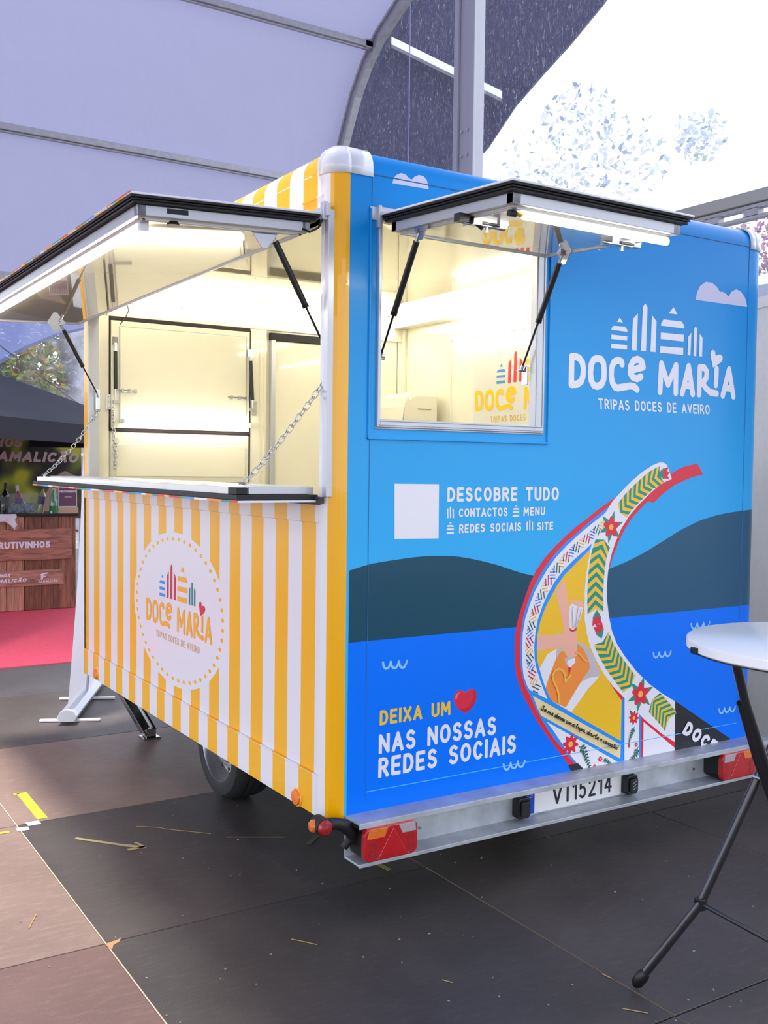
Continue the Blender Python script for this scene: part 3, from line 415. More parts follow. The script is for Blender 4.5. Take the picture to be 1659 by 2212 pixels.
F_grey = floor_mat('grey_floor_coating', (96, 93, 93), .15)
M_gap = mat('dark_subfloor', (34, 26, 24), .9)  # dark subfloor that shows in the panel joints
floor = empty('floor', (0, 0, 0), kind='structure')
fb = MB(); fb.box(-14, 14, -12, 16, -.06, -.012)
build('subfloor', fb, M_gap, floor)
XJ = [-.752+1.262*k for k in range(-4, 6)]
YJ = [.26+1.272*k for k in range(-4, 7)]
g = .003
edge_m = mat('raw_panel_edge', (196, 170, 130), .8)
for i in range(len(XJ)-1):
    for j in range(len(YJ)-1):
        x0, x1, y0, y1 = XJ[i]+g, XJ[i+1]-g, YJ[j]+g, YJ[j+1]-g
        if j >= 7: m_ = F_grey
        elif j == 6: m_ = F_taupe
        elif i <= 3: m_ = F_brown2 if j < 4 else F_brown
        elif j == 5 and i <= 4: m_ = F_brown
        elif i == 4 and j < 4: m_ = F_dark2
        else: m_ = F_dark
        dz = random.uniform(-.0012, .0008)
        t = MB(); t.box(x0, x1, y0, y1, -.018, dz, m_, xm=edge_m, xp=m_, ym=m_, yp=m_)
        build('floor_panel', t, None, floor, bevel=.0015, seg=1)
t = MB(); t.box(-.7545, -.7505, -5, 5.2, -.012, -.0006); build('joint_strip', t, mat('joint_sand', (214, 196, 168), .9), floor)
# far floor beyond the panels
t = MB()
for (a, b_, c, d) in ((-14, XJ[0], -12, 16), (XJ[-1], 14, -12, 16), (XJ[0], XJ[-1], -12, YJ[0]), (XJ[0], XJ[-1], YJ[-1], 16)):
    t.box(a, b_, c, d, -.012, -.0005)
build('floor_surround', t, F_grey, floor)
gr = MB(); gr.box(-60, 80, -60, 90, -.3, -.06)
structure('ground', gr, mat('outside_paving', (150, 150, 148), .9, noise=.2))

# --- tent
def tent_fabric():
    m_ = bpy.data.materials.new('white_tent_fabric'); m_.use_nodes = True; nt = m_.node_tree; nt.nodes.clear()
    out = nt.nodes.new('ShaderNodeOutputMaterial'); d = nt.nodes.new('ShaderNodeBsdfDiffuse'); t = nt.nodes.new('ShaderNodeBsdfTranslucent'); ad = nt.nodes.new('ShaderNodeAddShader')
    d.inputs[0].default_value = (.30, .30, .36, 1); t.inputs[0].default_value = (*TENT_TRANS, 1)
    tc = nt.nodes.new('ShaderNodeTexCoord'); n = nt.nodes.new('ShaderNodeTexNoise'); n.inputs['Scale'].default_value = 1.6; n.inputs['Detail'].default_value = 6
    n.inputs['Distortion'].default_value = .8
    bp = nt.nodes.new('ShaderNodeBump'); bp.inputs['Strength'].default_value = .35; bp.inputs['Distance'].default_value = .12
    nt.links.new(tc.outputs['Object'], n.inputs[0]); nt.links.new(n.outputs[0], bp.inputs['Height']); nt.links.new(bp.outputs[0], d.inputs['Normal'])
    nt.links.new(d.outputs[0], ad.inputs[0]); nt.links.new(t.outputs[0], ad.inputs[1]); nt.links.new(ad.outputs[0], out.inputs[0])
    return m_
M_fab = tent_fabric()
M_rib = mat('tent_aluminium', (176, 174, 180), .45, metal=.25, noise=.12, nscale=14)
AP = [(11.7, 4.1), (11.35, 4.95), (10.9, 5.93), (10.6, 6.55), (10.28, 7.1), (9.97, 7.46), (9.6, 7.75), (8.9, 8.08), (7.5, 8.5), (5.0, 9.1), (1.5, 9.55)]
AP2 = AP+[(3-y, z) for y, z in AP[::-1][1:]]
GX = 6.0
# fabric between the ribs, panel by panel along the purlins
cuts = [0, 2, 6, 10, 14, 18, 20]
ceil_root = empty('ceiling', (0, 1.5, 9.5), kind='structure')
for c0, c1 in zip(cuts[:-1], cuts[1:]):
    pts = AP2[c0:c1+1]; mb = MB(); nx = 24
    for i in range(nx+1):
        x = -16+(GX+16)*i/nx
        for y, z in pts: mb.v.append((x, y, z+.02))
    n = len(pts)
    for i in range(nx):
        for k in range(n-1): mb.f.append((i*n+k, i*n+k+1, (i+1)*n+k+1, (i+1)*n+k)); mb.mi.append(0)
    o = build('roof_fabric', mb, M_fab, ceil_root, smooth=True)
def rib(x, parent, name='arch_rib'):
    mb = MB()
    legs = [(11.72, 0)]+AP2+[(-8.72, 0)]
    w, h = .11, .14
    for (w_, in0, in1) in ((.11, -.01, .03), (.05, .03, .15), (.11, .15, .19)):
        V = []; n = len(legs)
        for i, (y, z) in enumerate(legs):
            a = legs[max(i-1, 0)]; b = legs[min(i+1, n-1)]
            t = Vector((b[0]-a[0], b[1]-a[1])).normalized(); nn = Vector((t.y, -t.x))
            if nn.dot(Vector((1.5-y, 2-z))) < 0: nn = -nn
            for sx_, dd in ((-1, in0), (1, in0), (1, in1), (-1, in1)):
                V.append((x+sx_*w_/2*1.0, y+nn.x*dd, z+nn.y*dd))
        F = []
        for i in range(n-1):
            for k in range(4): F.append((i*4+k, i*4+(k+1) % 4, (i+1)*4+(k+1) % 4, (i+1)*4+k))
        F += [(0, 1, 2, 3), tuple((n-1)*4+k for k in (3, 2, 1, 0))]
        mb.add(V, F)
    return build(name, mb, M_rib, parent)
frame = empty('trim_1', (GX, 1.5, 0), kind='structure')
rib(GX, frame); rib(-9, frame)
for y, z in ((9.72, 7.62), (10.87, 5.9), (5.0, 9.02), (-2.0, 9.02), (-6.7, 7.62), (-7.87, 5.9)):
    mb = MB(); s_ = .045; mb.box(-16, GX, y-.07, y+.04, z-.075, z+.01); mb.box(-16, GX, y-.03, y+.02, z-.10, z-.075)
    build('purlin', mb, M_rib, frame, bevel=.006)
    bb = MB(); bb.box(GX-.16, GX-.05, y-.07, y+.05, z-.09, z+.03); build('purlin_bracket', bb, M_rib, frame)
mb = MB(); mb.box(-16, GX, 11.55, 11.67, 4.02, 4.16); mb.box(-16, GX, 11.60, 11.66, 3.86, 3.98); build('eave_beam', mb, M_rib, frame, bevel=.008)
mb = MB(); mb.box(-16, GX, -8.67, -8.55, 4.02, 4.16); build('eave_beam', mb, M_rib, frame, bevel=.008)
# gable column
mb = MB(); mb.box(GX-.09, GX+.09, 7.22, 7.50, 0, 8.6); mb.box(GX-.13, GX-.09, 7.15, 7.24, 0, 8.6); mb.box(GX-.13, GX-.09, 7.48, 7.57, 0, 8.6)
build('gable_column', mb, mat('pale_column_aluminium', (182, 181, 190), .45, metal=.2), frame, bevel=.008)
for z in (5.45, 5.75):
    mb = MB()
    for y in (7.3, 7.42): mb.tube([(GX-.09, y, z), (GX-.115, y, z)], .022, 8)
    build('bolt', mb, M_chrome, frame)
# gable beam and the rail below it
mb = MB(); mb.box(GX-.06, GX+.06, -8.6, 11.6, 3.975, 4.085); build('gable_beam', mb, mat('gable_beam_grey', (172, 172, 166), .5, metal=.2), frame, bevel=.006)
mb = MB(); mb.box(GX-.03, GX+.05, -8.6, 11.6, 3.93, 3.965); mb.box(GX-.03, GX+.05, -8.6, 11.6, 3.84, 3.87)
for k in range(46): mb.box(GX-.03, GX+.05, -8.4+.44*k, -8.4+.44*k+.16, 3.865, 3.935)
build('keder_rail', mb, M_rib, frame)

def film(name, verts, quad):
    m_ = MATS.get('film')
    if m_ is None:
        m_ = bpy.data.materials.new('clear_pvc_film'); m_.use_nodes = True; nt = m_.node_tree; nt.nodes.clear()
        out = nt.nodes.new('ShaderNodeOutputMaterial'); tr = nt.nodes.new('ShaderNodeBsdfTransparent'); gl = nt.nodes.new('ShaderNodeBsdfGlossy'); df = nt.nodes.new('ShaderNodeBsdfTranslucent')
        tr.inputs[0].default_value = (.93, .95, 1, 1); gl.inputs['Roughness'].default_value = .06; df.inputs[0].default_value = (.9, .92, 1, 1)
        m1 = nt.nodes.new('ShaderNodeMixShader'); m2 = nt.nodes.new('ShaderNodeMixShader'); m1.inputs[0].default_value = .05
        tc = nt.nodes.new('ShaderNodeTexCoord'); mp = nt.nodes.new('ShaderNodeMapping'); mp.inputs['Scale'].default_value = (1, 8, 1.6); mp.inputs['Rotation'].default_value = (.35, 0, 0)
        v = nt.nodes.new('ShaderNodeTexNoise'); v.inputs['Scale'].default_value = 5; v.inputs['Detail'].default_value = 5; v.inputs['Roughness'].default_value = .75; v.inputs['Distortion'].default_value = 2.5
        cr = nt.nodes.new('ShaderNodeValToRGB'); cr.color_ramp.elements[0].position = .56; cr.color_ramp.elements[0].color = (.012, .012, .015, 1); cr.color_ramp.elements[1].position = .66; cr.color_ramp.elements[1].color = (.35, .35, .35, 1)
        nt.links.new(tc.outputs['Object'], mp.inputs[0]); nt.links.new(mp.outputs[0], v.inputs['Vector']); nt.links.new(v.outputs[0], cr.inputs[0])
        nt.links.new(tr.outputs[0], m1.inputs[1]); nt.links.new(gl.outputs[0], m1.inputs[2])
        nt.links.new(cr.outputs[0], m2.inputs[0]); nt.links.new(m1.outputs[0], m2.inputs[1]); nt.links.new(df.outputs[0], m2.inputs[2]); nt.links.new(m2.outputs[0], out.inputs[0])
        MATS['film'] = m_
    mb = MB(); mb.add(verts, quad); return structure(name, mb, m_)
gab = [(GX+.1, 11.7, 0)]+[(GX+.1, y, z) for y, z in AP2]+[(GX+.1, -8.7, 0)]
film('window_1', gab, [tuple(range(len(gab)))])
film('window_2', [(-16, 11.75, 0), (GX, 11.75, 0), (GX, 11.75, 4.1), (-16, 11.75, 4.1)], [(0, 1, 2, 3)])
# film seams (welds) as thin strips
for y in (8.9,):
    mb = MB(); mb.box(GX+.085, GX+.095, y, y+.02, 0, 8.4 if y > 7 else 8.9); o = structure('trim_2' if y > 7 else 'trim_3', mb, mat('film_weld', (150, 150, 190), .4, alpha=.5))

# unseen lamp, added with its shade and cord to brighten the left floor
lamp = empty('added_tent_lamp', (-1.15, 2.3, 8.9), 'unseen round tent lamp added to brighten the left floor', 'lamp')
mb = MB(); mb.lathe([(.05, 8.0), (.25, 7.95), (.42, 7.7), (.42, 7.66)], (-1.15, 2.3, 0), 24); build('added_lamp_shade', mb, M_alu, lamp, smooth=True)
mb = MB(); mb.tube([(-1.15, 2.3, 8.0), (-1.15, 2.3, 9.4)], .012, 6); build('added_lamp_cord', mb, M_black, lamp)
la = bpy.data.lights.new('added_tent_light', 'AREA'); la.shape = 'DISK'; la.size = .6; la.spread = math.radians(75); la.energy = ADDED_LAMP_W; la.color = (1, .96, .92)
lo = bpy.data.objects.new('added_tent_light', la); COL.objects.link(lo); lo.location = (-1.15, 2.3, 7.6)

# --- neighbouring tents outside
M_dark = mat('neighbour_tent_fabric', (34, 31, 66), .8, noise=.1, nscale=.6)
fwd = Vector((math.sin(.5632796), math.cos(.5632796), 0))
def outside_gable(name, poly, label, th=.25, m_=M_dark):
    mb = MB(); n = len(poly)
    V = [Vector(p) for p in poly]+[Vector(p)+fwd*th for p in poly]
    tris = tri_poly([(p[0], p[2]) for p in poly])
    F = [tuple(t) for t in tris]+[tuple(n+i for i in t[::-1]) for t in tris]+[(i, (i+1) % n, n+(i+1) % n, n+i) for i in range(n)]
    mb.add(V, F); r = empty(name, (poly[0][0], poly[0][1], 0), label, 'tent'); build('gable_wall', mb, m_, r); return r
nt1 = outside_gable('neighbouring_tent', [[7.82,14.64,5.96],[9.42,13.63,6.34],[10.17,13.16,7.06],[10.46,12.97,7.66],[10.61,12.88,7.86],[11.05,12.6,8.66],[11.5,12.32,9.28],[11.94,12.04,9.86],[12.45,11.71,10.61],[13.11,11.3,11.75],[13.08,11.32,13.22],[7.77,14.68,13.14]],
    'dark blue curved tent roof seen through the upper film wall')
mb = MB(); p0, p1 = Vector((8.86,13.75,9.64)), Vector((10.64,12.62,8.65)); mb.obox((p0+p1)/2-fwd*.1, (p1-p0)/2, fwd*.08, Vector((0,0,.07)), None)
build('roof_bar', mb, mat('pale_roof_bar', (215, 215, 225), .5), nt1)
mb = MB()
for q in ((7.9, 14.6),): mb.box(q[0]-.1, q[0]+.1, q[1], q[1]+.2, 0, 6.5 if q[0] < 8 else 12)
build('mast', mb, M_rib, nt1)
M_dark2 = mat('neighbour_tent_fabric_light', (120, 130, 180), .8)
nt2 = outside_gable('neighbouring_tent', [[1.41,18.69,2.64],[2.11,18.25,3.26],[2.57,17.96,3.58],[2.97,17.7,3.85],[3.46,17.39,4.09],[3.93,17.1,4.22],[4.86,16.51,4.31],[4.86,16.51,6.27],[1.43,18.67,6.22]],
    'blue tent with a low arch behind the black gazebo', m_=M_dark2)
mb = MB(); mb.tube([(2.3, 17.6, 3.95), (4.3, 16.6, 2.3)], .012, 6); build('guy_wire', mb, M_black, nt2)
mb = MB()
for q in ((1.45, 18.7), (4.8, 16.55)): mb.box(q[0]-.06, q[0]+.06, q[1], q[1]+.12, 0, 3)
build('mast', mb, M_rib, nt2)

# trees
def leaf_mat(name, cols):
    m_ = bpy.data.materials.new(name); m_.use_nodes = True; nt = m_.node_tree; b_ = nt.nodes['Principled BSDF']
    ge = nt.nodes.new('ShaderNodeNewGeometry'); cr = nt.nodes.new('ShaderNodeValToRGB'); cr.color_ramp.interpolation = 'CONSTANT'
    els = cr.color_ramp.elements
    while len(els) < len(cols): els.new(.5)
    for i, c in enumerate(cols): els[i].position = i/len(cols); els[i].color = (*s2l(c), 1)
    nt.links.new(ge.outputs['Random Per Island'], cr.inputs[0]); nt.links.new(cr.outputs[0], b_.inputs['Base Color']); b_.inputs['Roughness'].default_value = .6
    tr = nt.nodes.new('ShaderNodeBsdfTranslucent'); nt.links.new(cr.outputs[0], tr.inputs[0]); mx = nt.nodes.new('ShaderNodeMixShader'); mx.inputs[0].default_value = .35
    out = nt.nodes['Material Output']; nt.links.new(b_.outputs[0], mx.inputs[1]); nt.links.new(tr.outputs[0], mx.inputs[2]); nt.links.new(mx.outputs[0], out.inputs[0])
    return m_
M_bark = mat('plane_tree_bark', (168, 166, 178), .9, noise=.55, nscale=2.6)
def tree(base, h, rt, blobs, n, size, lm, label, parent_name='tree'):
    r = empty(parent_name, base, label, 'tree')
    bx_, by_, bz_ = base
    mb = MB(); mb.tube([(bx_, by_, 0), (bx_+.1, by_, h*.35), (bx_-.05, by_+.1, h*.7), (bx_+.1, by_, h)], [rt*1.15, rt, rt*.8, rt*.3], 14); build('trunk', mb, M_bark, r, smooth=True)
    mb = MB()
    for (cx, cy, cz, rr) in blobs:
        mb.tube([(bx_, by_, min(cz, h)*.75), ((bx_+cx)/2, (by_+cy)/2, cz*.9), (cx, cy, cz)], [rt*.35, rt*.2, rt*.06], 7)
    if lm is not L2: build('branch', mb, M_bark, r, smooth=True)
    mb = MB()
    for k in range(n):
        cx, cy, cz, rr = random.choice(blobs)
        while True:
            d = Vector((random.uniform(-1, 1), random.uniform(-1, 1), random.uniform(-1, 1)))
            if d.length < 1: break
        p = Vector((cx, cy, cz))+d*rr
        u = Vector((random.gauss(0, 1), random.gauss(0, 1), random.gauss(0, 1))).normalized(); w = u.cross(Vector((random.gauss(0, 1), random.gauss(0, 1), random.gauss(0, 1)))).normalized()
        s_ = size*random.uniform(.6, 1.3)
        mb.add([p-u*s_, p-w*s_*.55, p+u*s_, p+w*s_*.55], [(0, 1, 2, 3)])
    o = build('foliage', mb, lm, r); o['kind'] = 'stuff'
    return r
L1 = leaf_mat('autumn_leaves', [(170, 160, 60), (150, 165, 90), (110, 130, 80), (200, 170, 50), (130, 140, 110), (180, 130, 100), (90, 110, 80)])
L2 = leaf_mat('leaves_painted_overexposed', [(205, 214, 222), (225, 230, 240), (190, 204, 196), (210, 212, 235), (232, 226, 222), (160, 172, 190)])  # leaf colours bleached towards white to paint in the overexposure
L3 = leaf_mat('purple_brown_leaves', [(170, 130, 160), (190, 150, 160), (150, 120, 150), (190, 170, 150)])
def away(p, k):
    c = Vector((-1.741, -2.975, 1.563)); q = c+(Vector(p[:3])-c)*k; return (q.x, q.y, q.z)+((p[3]*k,) if len(p) > 3 else ())
tb = away((3.05, 14.3, 0), 1.45)
tree((tb[0], tb[1], 0), 12, .50, [away(q, 1.45) for q in [(1.9, 14.4, 3.6, 1.0), (2.5, 14.8, 4.6, .9), (1.5, 15.4, 4.3, 1.0), (.8, 15, 3.4, .9), (2.1, 14.0, 2.9, .7), (1.2, 14.2, 2.6, .8)]], 8000, .095, L1, 'plane tree with mottled grey bark and yellowing leaves')
tree((14.8, 17.5, 0), 5.5, .2, [(14.5, 16.0, 8.2, 1.3), (14.2, 14.3, 9.4, .9), (14.6, 15.2, 8.6, 1.5), (14.4, 12.9, 8.3, .9), (14.3, 11.0, 8.2, .55), (14, 13.8, 7.4, 1.2), (14.2, 16.8, 7.2, 1.2)], 1500, .085, L2, 'tree top painted pale as if overexposed, beyond the gable film')
tree((15.5, 9.6, 0), 6, .25, [(15.0, 9.9, 5.6, 1.0), (15.4, 9.2, 4.8, 1.2), (15.6, 10.2, 4.2, 1.1)], 2600, .07, L3, 'purple brown tree behind the trailer on the far right')

# pale box stand behind the trailer on the right
M_beige = mat('beige_wall_panel', (250, 249, 242), .6, noise=.03, nscale=30)
cab = empty('cabin', (2.76, .43, 0), 'beige panelled cabin wall standing right behind the trailer', 'cabin')
dirv = Vector((.347, .938, 0)); nr = Vector((.938, -.347, 0)); o0 = Vector((2.74, .40, 0))-dirv*.9
Lw = 3.6
def cab_box(a0, a1, d0, d1, z0, z1):
    P = []
    for z in (z0, z1):
        for a, d in ((a0, d0), (a1, d0), (a1, d1), (a0, d1)): P.append(o0+dirv*a+nr*d+Vector((0, 0, z)))
    return P, [(0,3,2,1),(4,5,6,7),(0,1,5,4),(1,2,6,5),(2,3,7,6),(3,0,4,7)]
for k in range(3):
    mb = MB(); mb.add(*cab_box(k*1.2, k*1.2+1.196, 0, .05, .1, 2.42)); build('wall_panel', mb, M_beige, cab)
mb = MB(); mb.add(*cab_box(-.02, Lw+.02, -.02, .06, 2.42, 2.475)); build('top_trim', mb, M_beige, cab)
mb = MB(); mb.add(*cab_box(-.02, Lw+.02, -.02, .06, 0, .1)); build('skirting', mb, mat('cabin_skirting', (120, 120, 116), .6), cab)
mb = MB(); mb.add(*cab_box(0, Lw, .05, 2.2, .0, 2.40)); build('cabin_body', mb, M_beige, cab)
# white pitched roof far behind
rf = empty('pagoda_tent', (9, 5.3, 0), 'white pitched tent roof just above the beige cabin', 'tent')
mb = MB(); mb.add([(8.2, 6.2, 3.75), (8.6, 3.2, 3.75), (11.4, 3.6, 3.75), (11, 6.6, 3.75), (9.8, 4.9, 5.0-.75)], [(0, 1, 4), (1, 2, 4), (2, 3, 4), (3, 0, 4)]); build('roof_cover', mb, mat('white_roof_cover', (225, 228, 238), .6), rf)
mb = MB(); mb.box(8.25, 8.35, 6.1, 6.2, 0, 3.75); mb.box(8.55, 8.65, 3.2, 3.3, 0, 3.75); mb.box(11.3, 11.4, 3.6, 3.7, 0, 3.75); mb.box(10.9, 11, 6.5, 6.6, 0, 3.75); build('leg', mb, M_rib, rf)
mb = MB(); mb.add([(8.2, 6.2, 3.5), (8.6, 3.2, 3.5), (8.6, 3.2, 3.76), (8.2, 6.2, 3.76)], [(0, 1, 2, 3)]); mb.add([(8.6, 3.2, 3.5), (11.4, 3.6, 3.5), (11.4, 3.6, 3.76), (8.6, 3.2, 3.76)], [(0, 1, 2, 3)]); build('valance', mb, mat('white_valance', (210, 215, 228), .6), rf)

# ================================================================== TRAILER
XL, XR, Y0, Y1 = -.08, 2.147, 0.0, 2.94
T = empty('food_trailer', (1.03, 1.45, 0), 'blue, white and yellow box food trailer with two open serving hatches', 'trailer')
RL, RR = .07, .09
OY0, OY1, OZ0, OZ1 = .05, 2.80, 1.462, 2.40       # side opening
WX0, WX1, WZ0, WZ1 = .112, .80, 1.73, 2.40        # rear opening (inner)

def outline(ins=0.0, n=8, out=0.0):
    """rounded plan outline counter-clockwise from the rear-left; returns (x, y, tag)"""
    P = []
    def corner(cx, cy, r, a0, tg):
        for i in range(n+1):
            a = math.radians(a0+90*i/n); P.append((cx+(r-ins+out)*math.cos(a), cy+(r-ins+out)*math.sin(a), tg))
    corner(XL+RL, Y0+RL, RL, 180, 'rl'); corner(XR-RR, Y0+RR, RR, 270, 'rr'); corner(XR-RR, Y1-RR, RR, 0, 'fr'); corner(XL+RL, Y1-RL, RL, 90, 'fl')
    return P

def stripe_mat():
    m_ = mat('yellow_white_stripe_vinyl', (255, 190, 20), .3, coat=.15, spec=.35); nt = m_.node_tree; b_ = nt.nodes['Principled BSDF']
    N = nt.nodes; L = nt.links
    geo = N.new('ShaderNodeNewGeometry'); sx = N.new('ShaderNodeSeparateXYZ'); L.new(geo.outputs['Position'], sx.inputs[0])
    def M(op, a, b=None, c=None):
        n = N.new('ShaderNodeMath'); n.operation = op
        for i, v in enumerate((a, b, c)):
            if v is None: continue
            if isinstance(v, (int, float)): n.inputs[i].default_value = v
            else: L.new(v, n.inputs[i])
        return n.outputs[0]
    X, Y, Z = sx.outputs
    ph = M('FRACT', M('DIVIDE', M('SUBTRACT', Y, .0985), .2082))
    yel = M('LESS_THAN', ph, .5)
    yel = M('MULTIPLY', yel, M('GREATER_THAN', Y, .09))
    # yellow corner strip
    cor = M('MULTIPLY', M('LESS_THAN', Y, .03), M('GREATER_THAN', X, -.0675))
    # oval badge
    u = M('DIVIDE', M('SUBTRACT', Y, 1.432), .578); w = M('DIVIDE', M('SUBTRACT', Z, .906), .352)
    r2 = M('ADD', M('MULTIPLY', u, u), M('MULTIPLY', w, w))
    yel = M('MULTIPLY', yel, M('GREATER_THAN', r2, 1.0))
    # dots around the badge
    u2 = M('DIVIDE', M('SUBTRACT', Y, 1.432), .537); w2 = M('DIVIDE', M('SUBTRACT', Z, .906), .322)
    ang = M('ARCTAN2', w2, u2); k = M('MULTIPLY', ang, 48/(2*PI)); fr = M('SUBTRACT', M('FRACT', k), .5)
    rr = M('SQRT', M('ADD', M('MULTIPLY', u2, u2), M('MULTIPLY', w2, w2)))
    dr = M('MULTIPLY', M('SUBTRACT', rr, 1.0), .43); da = M('MULTIPLY', fr, 2*PI/48*.43)
    dots = M('LESS_THAN', M('ADD', M('MULTIPLY', dr, dr), M('MULTIPLY', da, da)), .0115**2)
    tot = M('MAXIMUM', M('MAXIMUM', yel, dots), cor)
    mx = N.new('ShaderNodeMix'); mx.data_type = 'RGBA'; L.new(tot, mx.inputs[0])
    mx.inputs[6].default_value = (*s2l((238, 236, 246)), 1); mx.inputs[7].default_value = (*s2l((255, 188, 14)), 1)
    L.new(mx.outputs[2], b_.inputs['Base Color'])
    return m_
M_str = stripe_mat()

# rear panel around its opening
mb = MB()
YI = .022
fx0, fx1, fz0, fz1 = .1, .845, 1.702, 2.425
k = dict(ym=M_blue, yp=M_cream)
x0, x1 = XL+RL, XR-RR
mb.box(x0, fx0, 0, YI, ZB, ZS, M_white, **k); mb.box(fx1, x1, 0, YI, ZB, ZS, M_white, **k)
mb.box(fx0, fx1, 0, YI, ZB, fz0, M_white, **k); mb.box(fx0, fx1, 0, YI, fz1, ZS, M_white, **k)
rear = build('rear_panel', mb, None, T)
# frame of the opening
mb = MB()
mb.box(fx0, WX0, -.012, .024, fz0, fz1); mb.box(WX1, fx1, -.012, .024, fz0, fz1); mb.box(WX0, WX1, -.012, .024, fz0, WZ0); mb.box(WX0, WX1, -.012, .024, WZ1, fz1)
mb.box(fx0-.006, fx1+.006, -.006, 0, fz0-.006, fz0); 
for a, b_ in ((.803, .81), (.834, .84)): mb.box(a, b_, -.016, -.012, fz0+.02, fz1-.04)
for a, b_ in ((fz0+.006, fz0+.011), (fz0+.02, fz0+.025)): mb.box(fx0+.005, fx1-.005, -.016, -.012, a, b_)
build('opening_frame', mb, M_alu, rear, bevel=.002)
# blue moulding round it
mb = MB()
mb.box(.066, .073, -.008, .002, 1.660, 2.44); mb.box(.066, .876, -.010, .002, 1.660, 1.668); mb.box(.869, .876, -.008, .002, 1.660, 2.44)
build('moulding', mb, M_blue, rear, bevel=.002)
# seams
def seam(x0, x1, z0, z1, m_, nm='seam'): 
    q = MB(); q.box(x0, x1, -.0022, 0, z0, z1); build(nm, q, m_, rear, bevel=.001)
M_sm = mat('seam_mid_blue', (40, 120, 190), .35)
seam(.0750, .0768, .40, ZS, M_sm); seam(2.0212, 2.0230, .44, ZS, M_sm)
seam(.078, 2.02, .4375, .4405, mat('seam_painted_highlight', (90, 190, 255), .3)); seam(.02, 2.05, ZS-.004, ZS, mat('seam_dark_blue', (0, 90, 150), .4))  # lower seam's highlight is painted as a pale blue strip

# corner posts
def post(tg, ms, name):
    P = [p for p in outline() if p[2] == tg]; mb = MB(); n = len(P)
    zs = [ZB-.004, ZS]
    for i in range(n-1):
        a, b = P[i], P[i+1]
        m_ = ms((a[0]+b[0])/2, (a[1]+b[1])/2)
        mb.add([(a[0], a[1], zs[0]), (b[0], b[1], zs[0]), (b[0], b[1], zs[1]), (a[0], a[1], zs[1])], [(0, 1, 2, 3)], m_)
    ins = [(x, y) for x, y, t in outline(.05) if t == tg]
    for i in range(n-1):
        a, b = ins[i], ins[i+1]
        mb.add([(a[0], a[1], zs[0]), (b[0], b[1], zs[0]), (b[0], b[1], zs[1]), (a[0], a[1], zs[1])], [(0, 3, 2, 1)], M_cream)
        p, q = P[i], P[i+1]
        mb.add([(p[0], p[1], zs[0]), (q[0], q[1], zs[0]), (b[0], b[1], zs[0]), (a[0], a[1], zs[0])], [(0, 3, 2, 1)], M_white)
    return build(name, mb, None, T, smooth=True)
M_pyel = mat('yellow_post_vinyl', (255, 184, 0), .22, coat=.6, spec=.3)
post('rl', lambda x, y: M_white if x < -.0665 else M_pyel, 'corner_post')
post('rr', lambda x, y: M_blue if y < .05 else M_white, 'corner_post')
post('fl', lambda x, y: M_str, 'corner_post')
post('fr', lambda x, y: M_white, 'corner_post')
# striped side
mb = MB()
ya, yb = Y0+RL, Y1-RL
def slab(y0, y1, z0, z1, x=XL): mb.box(x, XL+.045, y0, y1, z0, z1, M_white, xm=M_str, xp=M_cream)
slab(ya, yb, ZB, .500); slab(ya, yb, .500, 1.372, XL+.006); slab(ya, yb, 1.372, OZ0)
slab(OY1, yb, OZ0, OZ1); slab(ya, yb, OZ1, ZS)
side = build('side_panel', mb, None, T, bevel=.0015, seg=1)
mb = MB(); mb.box(XL-.004, XL+.002, .06, yb, OZ1+.07, OZ1+.076); mb.box(XL-.003, XL+.001, .06, yb, .502, .506)
build('seam', mb, M_str, side)
# jambs of the side opening
mb = MB()
mb.box(XL, XL+.06, OY0-.03, OY0, OZ0, OZ1+.02); mb.box(XL+.004, XL+.06, OY1, OY1+.03, OZ0, OZ1+.02)
mb.box(XL, XL+.06, OY0, OY1, OZ0-.02, OZ0); mb.box(XL-.003, XL+.06, OY0, OY1, OZ1, OZ1+.02)
for yy in (OY1-.018, OY1-.006): mb.box(XL+.002, XL+.06, yy, yy+.006, OZ0, OZ1)
build('opening_frame', mb, M_alu, side, bevel=.002)
# badge lettering on the side
def affine(src, dst):
    (a, b, c), (p, q, r) = [[Vector(v) for v in t] for t in (src, dst)]
    S = Matrix(((b.x-a.x, c.x-a.x), (b.y-a.y, c.y-a.y))); Dm = Matrix(((q.x-p.x, r.x-p.x), (q.y-p.y, r.y-p.y)))
    A = Dm @ S.inverted()
    def f(v): w = A @ (Vector(v)-a)+p; return (w.x, w.y)
    return f, abs(A.determinant())**.5
def logo(fn, f, sc, cols, name, parent, tagline, base=.0006):
    pr = Print(fn, base)
    for kk, polys in DATA['logo_polys'].items():
        for p in polys: pr.poly([f(q) for q in p], cols[kk])
    pr.poly([f(q) for q in DATA['logo_heart']], cols['heart'])
    build('emblem', pr.mb, None, parent)
    pr2 = Print(fn, base+.0003)
    d0 = pr2.d
    for pts, c in DATA['logo_strokes']:
        pr2.d = d0+(.0002 if len(pts) in (2, 4) else 0)
        pr2.stroke([f(q) for q in pts], .0285*sc, cols['text'], bool(c))
    build(name, pr2.mb, None, parent)
    if tagline:
        pr3 = Print(fn, base); text(pr3, *tagline, cols['tag'], .17); build('lettering', pr3.mb, None, parent)
f_side, sc_side = affine(*DATA['aff_side'])
fn_side = lambda u, v, d: (XL+.006-d, u, v)
ccols = {'hut_small': PM['blue'], 'bars_tall': PM['crimson'], 'hut_large': mat('mango_print', (255, 180, 40), .4), 'bars_small': PM['teal'], 'heart': PM['red'], 'text': MATS['mango_print'], 'tag': M_tag}
logo(fn_side, f_side, sc_side*.9, ccols, 'lettering', side, ('TRIPAS DOCES DE AVEIRO', *DATA['side_tag']))
